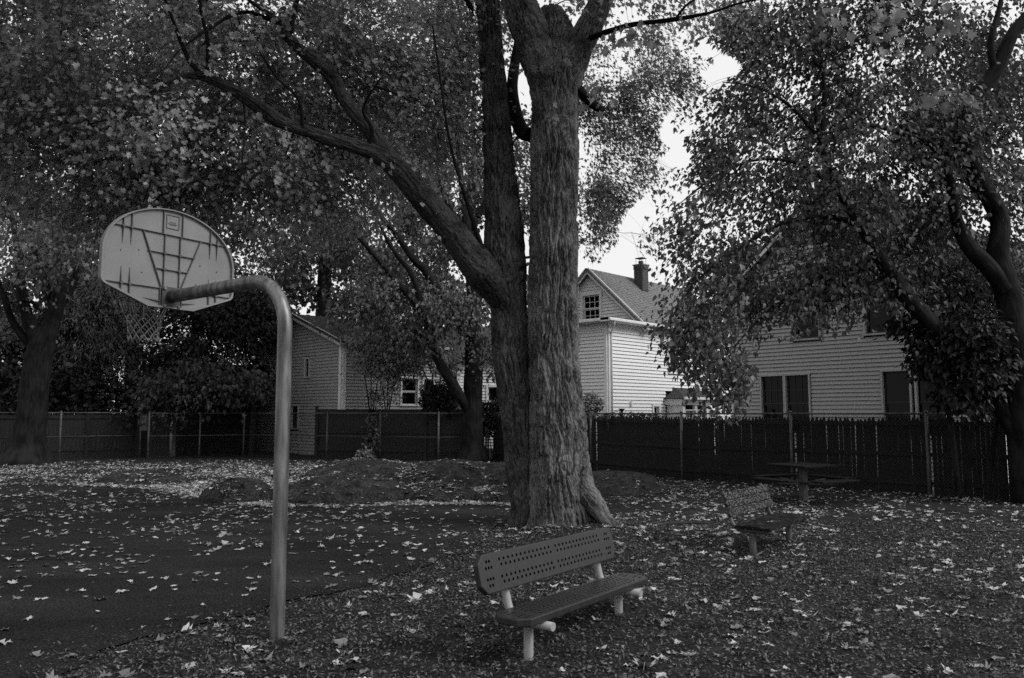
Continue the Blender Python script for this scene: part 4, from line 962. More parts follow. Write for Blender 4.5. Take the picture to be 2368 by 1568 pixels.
T1.limb(L_px([(1182, 740, 12.9, 40), (1160, 690, 12.75, 66), (1120, 635, 12.62, 84), (1085, 590, 12.5, 76), (1045, 535, 12.35, 68), (1000, 485, 12.2, 63), (950, 425, 12.0, 58), (905, 378, 11.9, 50), (850, 347, 11.75, 40), (770, 325, 11.55, 34), (700, 300, 11.35, 31), (650, 282, 11.2, 34), (605, 252, 11.1, 34), (540, 208, 11, 28), (465, 176, 10.85, 20), (410, 183, 10.75, 12), (350, 215, 10.65, 9), (290, 262, 10.5, 6), (200, 290, 10.3, 4)]), 'limb', 20, 110, .014, 6, mat=M_bark_limb_shade)
T1.limb(L_px([(935, 412, 11.96, 34), (890, 350, 11.85, 42), (852, 298, 11.75, 38), (818, 258, 11.65, 35), (790, 220, 11.6, 32), (765, 175, 11.5, 33), (730, 143, 11.4, 31), (690, 112, 11.3, 27), (660, 80, 11.2, 22), (645, 52, 11.15, 17), (600, 18, 11, 11), (540, -20, 10.8, 8), (430, -60, 10.5, 5)]), 'limb', 16, 80, .011, 7, mat=M_bark_limb_shade)
for i, l in enumerate([
    [(470, 176, 10.85, 13), (440, 145, 10.8, 13), (420, 100, 10.75, 11), (400, 48, 10.65, 9), (370, -30, 10.5, 7)],
    [(478, 178, 10.86, 10), (480, 100, 10.85, 10), (466, 30, 10.8, 9), (452, -60, 10.7, 7)],
    [(668, 90, 11.22, 12), (676, 50, 11.2, 12), (690, -20, 11.2, 10), (700, -120, 11.1, 7)],
    [(648, 55, 11.15, 10), (560, 28, 11, 10), (480, 70, 10.7, 8), (420, 112, 10.5, 5), (380, 160, 10.4, 3)],
    [(556, 212, 11, 7), (505, 214, 10.9, 7), (465, 250, 10.8, 6), (448, 310, 10.7, 4), (440, 380, 10.6, 3)],
    [(560, 216, 11, 6), (510, 255, 10.9, 6), (470, 300, 10.8, 4), (455, 340, 10.7, 3)],
    [(562, 222, 11, 6), (566, 300, 11, 5), (560, 380, 10.9, 3), (575, 450, 10.8, 2)],
    [(800, 235, 11.6, 10), (850, 200, 11.7, 8), (910, 215, 11.9, 6), (960, 240, 12, 4)],
    [(1120, 590, 12.5, 12), (1080, 470, 12.2, 10), (1040, 330, 12, 8), (1020, 200, 11.8, 6), (1000, 60, 11.5, 5)],
    [(700, 300, 11.3, 10), (690, 230, 11.1, 8), (640, 180, 10.9, 6), (600, 120, 10.7, 4)],
    [(850, 347, 11.7, 11), (860, 300, 11.6, 10), (840, 250, 11.4, 8), (880, 180, 11.2, 5)],
    [(1345, 95, 12.3, 16), (1450, 60, 11.8, 13), (1560, 45, 11.2, 11), (1640, 30, 10.6, 8), (1720, 5, 10, 6), (1830, -10, 9.5, 4)],
    [(1560, 45, 11.2, 8), (1590, 10, 11, 6), (1640, -20, 10.8, 4)],
    [(1225, 312, 12.95, 34), (1208, 304, 13.05, 36), (1192, 265, 13.15, 33), (1184, 200, 13.3, 28), (1196, 110, 13.5, 24), (1215, 20, 13.7, 20), (1230, -120, 13.8, 12)],
    [(1325, 195, 12.5, 26), (1352, 222, 12.6, 25), (1378, 246, 12.7, 23), (1394, 258, 12.75, 19)],
    [(1090, 20, 12.8, 14), (1070, -10, 12.6, 13), (1000, -60, 12.2, 10), (900, -90, 11.6, 6)],
    [(1495, -250, 11.3, 12), (1600, -160, 10.2, 9), (1720, -120, 9.2, 7), (1850, -90, 8.4, 5), (1980, -60, 7.8, 4)],
    ]): T1.limb(L_px(l), 'limb', 7, 12, .004, 20+i, mat=M_bark2)  # small limbs take the dark bark so they read as silhouettes
V1 = [vol(250, 130, 12.2, 3.4, 1.9, 2.0, 3), vol(620, 130, 12.8, 3.0, 1.9, 1.9, 3), vol(60, 330, 11.4, 1.8, 1.7, 1.3, 1.2), vol(430, 380, 12.4, 2.2, 1.5, 1.0, 1.6), vol(880, 80, 13.4, 2.0, 1.7, 1.6, 1.6), vol(760, 430, 13.2, 1.3, 1.1, .8, .8),
      vol(300, 250, 10.0, 2.6, .8, 1.4, .2), vol(1560, -150, 11.5, 2.6, 2.0, 1.1, 1.0), vol(1000, 260, 13.6, 1.0, 1.0, 1.3, .7), vol(100, 20, 12.6, 2.2, 1.5, 1.6, 1.6)]
front = lambda P: open_sky(P) & ~((to_px(P)[0] > 1105) & (to_px(P)[0] < 1350) & (to_px(P)[1] > 60) & (P[:, 1] < 12.6))
T1.branch(V1, 320, .08, .03, .005, open_sky); f1 = T1.fine
T1.leaves('maple', M_leaf_maple, 4000, 14, .100, .65, 1, keep=front, near=190, twig_len=.65, face=.8)
hv = []; hf = []; hb = 0
for q in range(70):
    o_ = f1[rng.integers(0, len(f1))]; L_ = rng.uniform(.7, 1.9); az = rng.uniform(0, 6.28)
    C = cr([tuple(o_)+(.007,), tuple(o_+np.array([math.cos(az)*L_*.35, math.sin(az)*L_*.25, -.12*L_]))+(.006,), tuple(o_+np.array([math.cos(az)*L_*.55, math.sin(az)*L_*.4, -.55*L_]))+(.0045,), tuple(o_+np.array([math.cos(az)*L_*.6, math.sin(az)*L_*.4, -L_]))+(.003,)], 5)
    v, f, _ = limb_np(C, 4); hv.append(v); hf.append(f+hb); hb += len(v)
obj('hanging_twigs', mesh_np('hanging_twigs', np.vstack(hv), np.vstack(hf), M_twig, True), T1.root, stuff=True)
V1b = [((-5, 8.5, 10), (5, 5, 1.8), 3), ((-1, 6, 10.3), (5, 5, 1.8), 3), ((-8, 11, 10.5), (4, 4, 2.2), 2), ((0, 13, 12.5), (5, 4, 2.5), 2), ((-4, 1, 10), (4, 4, 1.6), 1.5)]  # unseen upper crown, extended overhead to shade court, trunk and hoop
above = lambda P: ~((to_px(P)[1] > -60) & (to_px(P)[2] > 0)) & open_sky(P)
T1.branch(V1b, 120, .08, .04, .008, above)
T1.leaves('kite', M_leaf_maple, 1100, 8, .24, .9, 8, keep=above, twig_len=.9, name='upper_leaves')
# low sprays of big leaves hanging in front of the forks and at the top right
sp = np.vstack([np.array([tuple(at(x, y, Y)) for x, y, Y in l]) for l in
    ([(1395, 40, 9.8), (1400, 110, 9.7), (1408, 160, 9.6), (1395, 205, 9.6)], [(1290, 130, 11.9), (1330, 125, 11.9), (1270, 125, 11.9)], [(1296, 262, 11.6)], [(1440, 120, 10.4), (1460, 60, 10.2), (1500, 90, 10.6)],
     [(2000, 30, 7.4), (1990, 60, 7.4), (2040, 40, 7.6), (1900, 20, 8), (2090, 10, 7.6), (2200, 20, 7.8), (1930, 70, 8.2), (2020, 90, 7.6)], [(2190, 225, 8.2)])])
T1.leaves('maple', M_leaf_maple, 46, 5, .15, .28, 5, near=110, twig_len=.22, src=sp, name='hanging_leaves', tone=(.1, .75), droop=1.1)
# ---------------------------------------------------------------- middle maple near the back fence
T2 = Tree('maple_tree', 'dark forked maple standing at the board fence below the grey house', tuple(gp(1092, 1066)), M_bark2, 'maples along the back fence')
def zpx(l, Y=29.5): return [((600+x/2.613)*.9607, (600+y/2.613)*.9607, Y+dy, w*.3677) for x, y, dy, w in l]
T2.limb([tuple(at(1092, 1066, 29.5).xy)+(-.3, .72), tuple(at(1092, 1066, 29.5).xy)+(.02, .66)] + L_px(zpx([(1405, 1240, 0, 150), (1400, 1100, 0, 128), (1405, 900, 0, 120), (1412, 720, 0, 118), (1412, 600, 0, 112), (1405, 480, 0, 100), (1415, 350, 0, 92), (1400, 200, 0, 80), (1385, 60, .3, 70), (1370, -120, .5, 60), (1340, -360, .8, 46), (1310, -700, 1, 30), (1300, -1100, 1, 14)])), 'trunk', 8, 30, .02, 11)
for i, l in enumerate([
    [(1360, 540, 0, 70), (1310, 440, -.2, 66), (1210, 300, -.5, 60), (1110, 140, -.8, 54), (1030, 60, -1, 48), (960, -40, -1.2, 40), (850, -180, -1.4, 30), (700, -330, -1.6, 16)],
    [(1400, 1060, 0, 40), (1345, 965, -.25, 66), (1280, 850, -.5, 70), (1200, 720, -.7, 62), (1145, 580, -.8, 58), (1110, 430, -1, 55), (1040, 330, -1.1, 48), (940, 220, -1.3, 42), (840, 100, -1.5, 36), (760, 10, -1.7, 30), (640, -120, -2, 16)],
    [(1075, 380, -1, 42), (1060, 260, -1.1, 40), (1010, 140, -1.2, 36), (930, 40, -1.3, 30), (860, -70, -1.4, 22), (780, -240, -1.5, 12)],
    [(1420, 380, 0, 50), (1470, 240, .2, 46), (1560, 60, .5, 38), (1700, -200, .9, 26), (1850, -420, 1.2, 12)],
    [(1390, 20, .3, 44), (1330, -140, .2, 40), (1240, -300, 0, 32), (1180, -520, -.2, 22), (1100, -760, -.4, 12)],
    [(1385, 700, 0, 16), (1300, 720, -.8, 12), (1240, 780, -1.2, 6)],
    [(1440, -200, .5, 36), (1540, -420, .6, 28), (1680, -700, .8, 18), (1900, -900, 1, 10)],
    [(1500, 180, .3, 26), (1700, 60, .8, 22), (1900, 40, 1.4, 16), (2050, -60, 2, 8)]]): T2.limb(L_px(zpx(l)), 'limb', 6, 14, .01, 30+i)
V2 = [vol(900, 330, 31, 5, 2.2, 3.4, 3), vol(950, 620, 30.6, 3.5, 1.2, 1.6, 1.3), vol(1050, 40, 32, 6, 3.4, 4, 3), vol(1440, 220, 30.5, 3.2, 2.6, 4.0, 3.6), vol(1430, 480, 30, 1.6, 2, 1.5, 1.4), vol(1180, 420, 31, 2.5, 2.2, 3, 1.2), vol(700, 560, 30.5, 2.4, 1.4, 1.5, .8), vol(800, 450, 27.2, 3, .6, 1.6, .35), vol(860, 690, 28.6, 1.7, .9, .6, .8), vol(1050, 720, 28.6, 1.3, .7, .8, .7), vol(1150, 800, 29.6, .7, .6, .8, .4), vol(950, 760, 29.0, 1.2, .6, .5, .5)]
T2.branch(V2, 260, .05, .06, .012, open_sky)
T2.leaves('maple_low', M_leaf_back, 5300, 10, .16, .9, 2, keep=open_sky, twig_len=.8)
# ---------------------------------------------------------------- forked maple at the board fence
T3 = Tree('maple_tree', 'forked dark maple in front of the solid board fence beyond the hoop', tuple(gp(62, 1070)), M_bark2, 'maples along the back fence')
def z4(l, Y=28.2): return [((x/2.45)*.9607, (480+y/2.45)*.9607, Y+dy, w*.392) for x, y, dy, w in l]
T3.limb([tuple(at(60, 1070, 28.2).xy)+(-.3, .85), tuple(at(60, 1070, 28.2).xy)+(.0, 1.0)] + L_px(z4([(165, 1430, 0, 190), (190, 1250, 0, 165), (205, 1100, 0, 155), (225, 950, 0, 150), (255, 830, 0, 140), (290, 740, 0, 110), (330, 640, 0, 92), (370, 500, 0, 82), (400, 400, 0, 74), (420, 280, .2, 66), (450, 100, .4, 52), (500, -150, .6, 36), (560, -500, .8, 18)])), 'trunk', 8, 30, .02, 12)
for i, l in enumerate([
    [(240, 900, 0, 80), (200, 800, -.2, 74), (160, 690, -.4, 66), (130, 560, -.6, 60), (120, 420, -.8, 50), (100, 250, -1, 40), (60, 50, -1.2, 28), (20, -200, -1.4, 14)],
    [(180, 860, -.1, 50), (120, 790, -.3, 48), (60, 690, -.5, 40), (20, 560, -.7, 34), (-40, 400, -1, 20)],
    [(310, 690, .1, 60), (280, 560, .3, 56), (240, 430, .5, 48), (205, 340, .7, 40), (180, 200, .9, 28), (150, 20, 1, 14)],
    [(330, 660, .2, 56), (400, 560, .3, 48), (470, 400, .4, 42), (530, 300, .5, 36), (600, 180, .7, 26), (700, 40, 1, 14)],
    [(250, 660, -.2, 24), (180, 600, -.5, 20), (100, 600, -.9, 14), (0, 640, -1.4, 8)]]): T3.limb(L_px(z4(l)), 'limb', 6, 14, .01, 50+i)
V3 = [vol(90, 300, 30.5, 4.5, 3, 4, 3), vol(180, 540, 29.6, 3.4, 1.6, 1.7, 1.6), vol(-150, 600, 29, 3, 2.5, 2.6, 1.2), vol(300, 120, 31, 5, 3, 4.5, 2.2), vol(30, 740, 29.4, 1.5, 1.0, .9, .4), vol(480, 500, 30, 3.2, 1.8, 2.6, 1.6), vol(150, 560, 26.6, 2.2, .6, 1.2, .5)]
T3.branch(V3, 200, .05, .06, .012)
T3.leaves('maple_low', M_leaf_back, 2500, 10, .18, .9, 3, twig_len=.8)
# ---------------------------------------------------------------- leaning tree with heart-shaped leaves at the right
T4 = Tree('linden_tree', 'leaning dark tree with heart-shaped leaves arching over the picket fence', tuple(gp(2385, 1172)), M_bark2)
T4.limb([tuple(at(2395, 1180, 15.6)-Vector((0, 0, .25)))+(.36,)] + L_px([(2378, 1090, 15.6, 74), (2362, 950, 15.6, 62), (2350, 820, 15.6, 60), (2335, 700, 15.6, 56), (2318, 640, 15.55, 56), (2306, 590, 15.5, 48), (2312, 518, 15.5, 42), (2290, 460, 15.45, 42), (2261, 418, 15.4, 42), (2228, 334, 15.3, 40), (2222, 294, 15.3, 38), (2255, 225, 15.2, 34), (2304, 160, 15.1, 34), (2340, 80, 15, 30), (2385, 20, 14.9, 26), (2460, -120, 14.7, 18)]), 'trunk', 8, 26, .008, 14)
for i, l in enumerate([
    [(2322, 668, 15.5, 40), (2285, 618, 15.4, 40), (2240, 570, 15.3, 36), (2212, 510, 15.2, 28), (2190, 400, 15.1, 20), (2150, 330, 15, 14), (2080, 290, 14.9, 8)],
    [(2366, 1050, 15.6, 30), (2310, 940, 15.7, 38), (2215, 822, 15.6, 42), (2130, 725, 15.2, 40), (2090, 680, 15.0, 38), (2062, 640, 15.0, 36), (2030, 590, 15.0, 32), (1990, 520, 15.1, 26), (1940, 440, 15.5, 20), (1900, 340, 15.2, 14), (1880, 220, 15, 9)],
    [(2222, 380, 15.3, 20), (2160, 335, 15.1, 18), (2090, 310, 14.9, 13), (2000, 290, 14.6, 9), (1900, 310, 14.3, 6), (1800, 330, 14, 4)],
    [(2300, 170, 15.1, 18), (2290, 100, 15, 16), (2310, 20, 15, 12), (2330, -80, 15, 8)],
    [(2040, 600, 16, 18), (1960, 620, 15.6, 15), (1880, 650, 15.2, 12), (1780, 720, 14.8, 8), (1700, 800, 14.5, 5), (1660, 880, 14.3, 3)],
    [(1990, 520, 15.8, 16), (1900, 500, 15.4, 13), (1800, 520, 15, 10), (1700, 580, 14.6, 7), (1610, 650, 14.3, 5), (1550, 740, 14.1, 3)],
    [(1940, 440, 15.5, 13), (1850, 380, 15.1, 10), (1750, 370, 14.8, 7), (1650, 410, 14.5, 5), (1560, 480, 14.3, 3)],
    [(1895, 320, 15.2, 10), (1820, 240, 15, 8), (1740, 200, 14.8, 5), (1670, 190, 14.7, 3)],
    [(1900, 345, 15.2, 14), (1905, 200, 15.4, 12), (1890, 60, 15.6, 9), (1900, -100, 15.8, 6)]]): T4.limb(L_px(l), 'limb', 6, 12, .004, 70+i)
V4 = [vol(1930, 330, 16.2, 2.8, 1.6, 2.3, 4), vol(1750, 300, 15.6, 1.4, 1.3, 1.5, 1.4), vol(1690, 560, 15.0, 1.5, 1.2, 1.1, 1.1), vol(1930, 630, 15.6, 1.7, .9, .7, 1.5), vol(1640, 740, 14.4, .85, .8, .8, .75), vol(1700, 880, 14.3, .55, .6, .55, .7), vol(1800, 700, 15.0, .9, .8, .5, .7), vol(2150, 200, 17.2, 1.9, 1.2, 2.0, 1.8), vol(2340, 420, 17.6, 1.1, 1.2, 1.8, .9), vol(2150, 560, 16.9, 1.4, .8, .9, .8), vol(1950, -150, 15.9, 3, 2.4, 1.7, 1.4), vol(1800, 90, 15.7, 1.4, 1.4, 1.3, 1.6), vol(2050, 60, 16.2, 1.6, 1.4, 1.3, 1.3), vol(2090, 470, 16.4, 1.4, 1.0, .8, 1.2), vol(2160, 330, 16.8, 1.0, .8, .8, .9), vol(2200, 650, 16.9, .9, .6, .6, .9), vol(2340, 640, 17.2, .8, .8, .9, .6), vol(1950, 430, 14.2, 2.2, .5, 1.4, .55), vol(1720, 130, 15.7, 1.1, 1.1, 1.0, 1.0), vol(2320, 150, 17.6, 1.3, 1, 1.9, 1.4), vol(2260, 330, 14.6, .9, .4, 1.2, .3)]
def keep4(P):
    px, py, zc = to_px(P)
    low = np.interp(px, [1440, 1480, 1520, 1560, 1650, 1720, 1760, 1800, 1850, 2050, 2100, 2400], [880, 885, 890, 930, 975, 985, 800, 790, 780, 800, 900, 980])
    lft = np.interp(py, [0, 700, 780, 860, 900, 960], [0, 1470, 1500, 1470, 1500, 1590])
    return open_sky(P) & (py < low + 40*(fbm(np.c_[px/40, py/40, px*0], 2, 5)-.5)) & (px > lft)
T4.branch(V4, 520, .04, .022, .004, keep4)
T4.leaves('heart', M_leaf_heart, 4800, 11, .102, .75, 4, keep=keep4, near=290, twig_len=.45, droop=.9)
# dark undergrowth tree right of the paired windows
T5 = Tree('linden_tree', 'low black-leaved sapling clump against the pickets under the leaning tree', tuple(gp(2200, 1150)), M_bark2)
for i, l in enumerate([[(2215, 1140, 15.9, 14), (2200, 1000, 15.9, 12), (2180, 880, 15.9, 10), (2140, 780, 15.8, 7), (2090, 740, 15.7, 4)], [(2235, 1140, 16, 12), (2250, 960, 16, 10), (2260, 800, 16, 7), (2240, 700, 15.9, 4)], [(2280, 1140, 16, 12), (2310, 950, 16, 10), (2330, 820, 16, 6)]]): T5.limb(L_px(l), 'stem', 6, 8, 0, i)
V5 = [vol(2225, 800, 15.6, .85, .5, .65, 2), vol(2265, 885, 15.7, .9, .5, .4, 1.1), vol(2330, 820, 16.3, .55, .4, .8, 1), vol(2120, 755, 15.5, .4, .4, .25, .4)]
T5.branch(V5, 60, .02, .012, .004)
T5.leaves('heart', M_leaf_dark, 760, 10, .12, .3, 6, twig_len=.3, tone=(.0, .6))
# ---------------------------------------------------------------- trees beyond the back fence
def far_tree(name, label, pxc, Y, hpx, base_w, vols, mat, ntw, per, size, kind='kite', seed=0, branches=90, tone=(0, 1), group='trees beyond the back fence', lean=0, twig=1.0):
    c = at(pxc, 955, Y); t = Tree(name, label, (c.x, c.y, 0), M_bark2, group); top = at(pxc+lean, hpx, Y).z
    t.limb([(c.x, c.y, -.3, base_w*1.25), (c.x, c.y, .5, base_w), (c.x+lean*.2*Y/F, c.y, top*.35, base_w*.8), (c.x+lean*.6*Y/F, c.y+.2, top*.7, base_w*.5), (c.x+lean*Y/F, c.y, top, .05)], 'trunk', 6, 14, .015, seed)
    t.branch(vols, branches, .05, .07, .015, open_sky); t.leaves(kind, mat, ntw, per, size, 1.1, seed, keep=open_sky, twig_len=twig, tone=tone); return t
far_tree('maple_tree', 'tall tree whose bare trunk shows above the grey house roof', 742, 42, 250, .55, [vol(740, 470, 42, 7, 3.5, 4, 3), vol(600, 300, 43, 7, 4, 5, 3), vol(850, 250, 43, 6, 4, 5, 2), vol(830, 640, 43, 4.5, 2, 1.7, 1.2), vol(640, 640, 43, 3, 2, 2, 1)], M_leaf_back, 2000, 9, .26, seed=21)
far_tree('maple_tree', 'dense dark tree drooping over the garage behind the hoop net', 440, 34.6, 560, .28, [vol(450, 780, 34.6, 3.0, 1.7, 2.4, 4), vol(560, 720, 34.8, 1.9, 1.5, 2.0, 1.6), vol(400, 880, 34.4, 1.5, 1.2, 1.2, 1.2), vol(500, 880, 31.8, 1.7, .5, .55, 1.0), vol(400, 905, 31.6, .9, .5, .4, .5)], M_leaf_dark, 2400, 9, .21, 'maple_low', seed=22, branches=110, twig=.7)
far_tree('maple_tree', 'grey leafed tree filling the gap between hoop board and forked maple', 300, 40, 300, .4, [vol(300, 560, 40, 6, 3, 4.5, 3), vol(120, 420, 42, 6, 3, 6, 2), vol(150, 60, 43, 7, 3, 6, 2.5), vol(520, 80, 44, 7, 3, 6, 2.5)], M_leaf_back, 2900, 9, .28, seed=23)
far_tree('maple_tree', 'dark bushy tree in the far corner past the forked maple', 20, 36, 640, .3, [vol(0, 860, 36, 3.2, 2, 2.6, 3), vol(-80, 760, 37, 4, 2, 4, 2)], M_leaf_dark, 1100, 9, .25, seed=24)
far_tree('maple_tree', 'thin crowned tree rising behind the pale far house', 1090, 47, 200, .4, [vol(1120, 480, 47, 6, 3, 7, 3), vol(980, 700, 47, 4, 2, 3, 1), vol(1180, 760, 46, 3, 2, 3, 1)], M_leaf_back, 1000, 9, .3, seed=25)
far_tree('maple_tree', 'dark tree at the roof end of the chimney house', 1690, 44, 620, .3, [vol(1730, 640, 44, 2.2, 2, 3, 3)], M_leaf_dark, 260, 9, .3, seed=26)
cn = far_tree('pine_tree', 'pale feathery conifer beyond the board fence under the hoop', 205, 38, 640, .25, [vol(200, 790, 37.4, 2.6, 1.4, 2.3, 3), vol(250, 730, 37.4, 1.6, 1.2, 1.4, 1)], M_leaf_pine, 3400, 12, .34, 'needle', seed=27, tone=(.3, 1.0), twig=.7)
for nm, x, y in (('unseen broad tree added at the court side for shade', -15.5, 9), ('unseen broad tree added behind the viewpoint for shade', -5, -13), ('unseen broad tree added behind the mulch bed for shade', 6.5, -14)):  # out of view, added to block sky light from the walls and court
    far = Tree('maple_tree', nm, (x, y, 0), M_bark2, 'unseen trees added for shade')
    far.limb([(x, y, -.3, .5), (x, y, .4, .4), (x+.2, y, 3, .33), (x, y+.2, 7, .2), (x, y, 11, .05)], 'trunk', 5, 14, .01, 3)
    vv = [((x, y, 8), (4.8, 4.8, 3.6), 1)]; off = lambda P: (to_px(P)[0] < -80) | (to_px(P)[2] < 0)
    far.branch(vv, 60, .05, .06, .012, off); far.leaves('kite', M_leaf_back, 700, 9, .34, 1.2, 9, keep=off, twig_len=1.2)
# saplings in front of the grey house
for i, (pxs, Y, hp, lab) in enumerate([(858, 31.4, 745, 'young sapling with thin stems below the grey house window'), (895, 31.6, 700, 'slender young tree between the grey house window and corner'), (1000, 31.3, 750, 'bushy sapling with arching stem beside the dark forked maple')]):
    c = at(pxs, 1050, Y); t = Tree('sapling', lab, (c.x, c.y, 0), M_bark2, 'saplings behind the board fence')
    for k in range(3):
        dx = (-22, 0, 26)[k]; t.limb([(c.x+.05*k, c.y, -.1, .03)] + L_px([(pxs+dx*.15, 960, Y, 3.4), (pxs+dx*.7, 870, Y, 3), (pxs+dx*1.5-12*i, hp+70, Y, 2), (pxs+dx*2.6-26*i, hp, Y, 1)]), 'stem', 6, 6, 0, k)
    t.branch([vol(pxs+25-18*i, hp+70, Y, 1.3, .8, .8, 2), vol(pxs+20, hp+150, Y, .8, .6, .6, .4)], 46, .05, .012, .005)
    t.leaves('maple_low', M_leaf_young, 330, 8, .135, .5, 40+i, twig_len=.4)
# dark shrubs against the fences
def shrub(label, px, py, Y, r, mat, ntw, size, seed, kind='kite'):
    c = at(px, py, Y); t = thing('shrub', label, 'shrub', (c.x, c.y, 0), 'shrubs along the fences')
    V = []; Fc = []; b = 0; ends = []
    for k in range(12):
        a = rng.uniform(0, 6.28); e = np.array([c.x+r[0]*.8*math.cos(a)*rng.random(), c.y+r[1]*.8*math.sin(a)*rng.random(), c.z+r[2]*rng.uniform(-.3, .9)])
        C = cr([(c.x+.1*math.cos(a), c.y+.1*math.sin(a), -.05, .02), ((c.x+e[0])/2, (c.y+e[1])/2, e[2]*.6, .014), tuple(e)+(.005,)], 4); v, f, _ = limb_np(C, 5); V.append(v); Fc.append(f+b); b += len(v)
    obj('branches', mesh_np('branches', np.vstack(V), np.vstack(Fc), M_bark2, True), t, stuff=True)
    N = ntw; q = unit(rng.normal(0, 1, (N, 3)))*(rng.random((N, 1))**.35); q = q*(1+.5*(fbm(q*2.2+seed, 3, seed)-.5)[:, None])
    pos = np.array([c.x, c.y, c.z])+q*np.array(r); pos = pos[pos[:, 2] > .02]; N = len(pos)
    V_, F__, tt = leaf_cloud(kind, pos, unit(pos-np.array(c))*.6+rng.normal(0, .6, (N, 3))-np.array([0, 0, .5]), np.array([0, 0, 1.])+rng.normal(0, .6, (N, 3)), size*rng.uniform(.6, 1.3, N), rng.random(N))
    obj('leaves', mesh_np('leaves', V_, F__, mat, False, {'tone': tt}), t, stuff=True)
shrub('dark evergreen shrub spilling over the board fence beside the forked maple', 1015, 925, 30.6, (.75, .5, .7), M_leaf_dark, 1500, .13, 1)
shrub('dark leafy bush between the forked maple and the twin trunks', 1145, 965, 30.5, (.9, .5, .65), M_leaf_dark, 1700, .13, 2)
shrub('pale leafed bush peeping over the fence right of the twin trunks', 1362, 935, 25.5, (.45, .35, .38), M_leaf_young, 420, .1, 3)
shrub('small vine clump climbing the chain link below the sapling', 858, 1000, 30.0, (.30, .12, .75), M_leaf_back, 330, .13, 4, 'maple_low')
shrub('ivy tangle along the top of the picket fence beside the big trunk', 1440, 962, 24.0, (1.2, .15, .12), M_leaf_back, 500, .07, 5)
shrub('low weeds at the foot of the fence by the vine clump', 845, 1050, 29.8, (.35, .2, .2), M_leaf_young, 160, .14, 6, 'maple_low')

for i, (px, Y, lab) in enumerate([(-420, 33, 'dark thicket behind the solid fence at the edge of the yard'), (-60, 34, 'dark thicket behind the board fence at the far corner'), (130, 33.4, 'dark thicket behind the board fence next to the forked maple'), (290, 33.0, 'dark thicket behind the board fence below the pale conifer')]): shrub(lab, px, 935, Y, (2.3, .7, 1.5), M_leaf_dark, 2600, .2, 20+i)
# ================================================================ fallen leaves and mulch
def fallen_template(seed):
    r = np.random.default_rng(seed); P, Fc, _, _ = LT['maple']; Q = P.copy()*np.array([r.uniform(.8, 1.15), 1.0]) + r.normal(0, .05, P.shape); Q -= np.array([0, .45])
    a = r.uniform(0, 3.14); kx, ky = r.uniform(-.5, 1.3), r.uniform(-.3, 1.5); u = Q[:, 0]*math.cos(a)+Q[:, 1]*math.sin(a); v = -Q[:, 0]*math.sin(a)+Q[:, 1]*math.cos(a)
    z = kx*u*u+ky*v*v+r.normal(0, .085, len(Q)); z -= z.min()
    V = np.c_[Q, z]; n = len(V); st = np.array([[-.012, -.45, .02+z[1]], [.012, -.45, .02+z[1]], [r.uniform(-.15, .15), -.45-r.uniform(.35, .7), r.uniform(.01, .1)]])
    return np.vstack([V, st]), np.vstack([Fc, [[n, n+1, n+2]]])
TPL = [fallen_template(s) for s in range(14)]
def dens_points(n, x0, x1, y0, y1): return np.c_[rng.uniform(x0, x1, n), rng.uniform(y0, y1, n)]
def thin(P, prob): return P[rng.random(len(P)) < prob]
sets = []
# on the court: sparse near the hoop, thicker farther off
P = dens_points(20000, -20, 1.2, 4.6, 20); P = P[inside(P, COURT)]; c = fbm(np.c_[P*.8, P[:, :1]*0], 3, 31)
sets.append(thin(P, np.clip((P[:, 1]-3.5)/9, .06, 1)*np.clip(c*2-.35, .1, 1)*.62))
# carpet on the grass beyond the court
P = dens_points(64000, -24, -1, 15.4, 30); P = P[~inside(P, COURT)]; c = fbm(np.c_[P*.7, P[:, :1]*0], 4, 33)
sets.append(thin(P, np.clip((c-.32)*3.2, .08, 1)*np.clip((30-P[:, 1])/9, .12, 1)*.8))
# mulch and dirt on the right
P = dens_points(58000, -4, 17, 2.6, 24); P = P[~inside(P, COURT)]; c = fbm(np.c_[P*1.1, P[:, :1]*0], 3, 35)
sets.append(thin(P, np.clip(c*2.0-.45, .1, 1)*np.clip(P[:, 1]/11, .22, 1)*.68*np.where(P[:, 0] < -1.0, .6, 1)))
# drifts along the foot of the rocks
far_line = np.array([(p.x, p.y) for p in FAR]); k = rng.integers(0, len(far_line)-3, 4600); t = rng.random((4600, 1))
P = far_line[k]*(1-t)+far_line[k+1]*t + np.c_[rng.normal(0, .15, 4600), np.abs(rng.normal(0, .5, 4600))-.12]; sets.append(thin(P, np.clip((fbm(np.c_[P*1.3, P[:, :1]*0], 3, 51)-.36)*5, .1, 1)))
P = dens_points(9000, -8, .4, 15.0, 21); c = fbm(np.c_[P*.9, P[:, :1]*0], 3, 53); sets.append(thin(P[~inside(P, COURT)], .75))
XY = np.vstack(sets); H, on = top_h(XY[:, 0], XY[:, 1])
keepm = ~on | (rng.random(len(XY)) < .05 + .5*(fbm(np.c_[XY*1.8, XY[:, :1]*0], 3, 41) > .60))
XY, H = XY[keepm], H[keepm]
d = np.hypot(XY[:, 0]-B.x, XY[:, 1]-B.y) > .62; XY, H = XY[d], H[d]
inc = inside(XY, COURT); Hz = np.where(inc, np.maximum(H, .004), H) + .003
pos = np.c_[XY, Hz]; N = len(pos); px, py, zc = to_px(pos)
vis = (px > -700) & (px < 3300) & (py < 2300); pos, zc, px, py = pos[vis], zc[vis], px[vis], py[vis]; N = len(pos)
size = np.where((rng.random(N) < .5) & (pos[:, 0] > -.6), rng.uniform(.03, .06, N), np.clip(rng.normal(.085, .025, N), .04, .135)); yaw = rng.uniform(0, 2*np.pi, N); tx, ty = rng.normal(0, .10, N), rng.normal(0, .10, N)
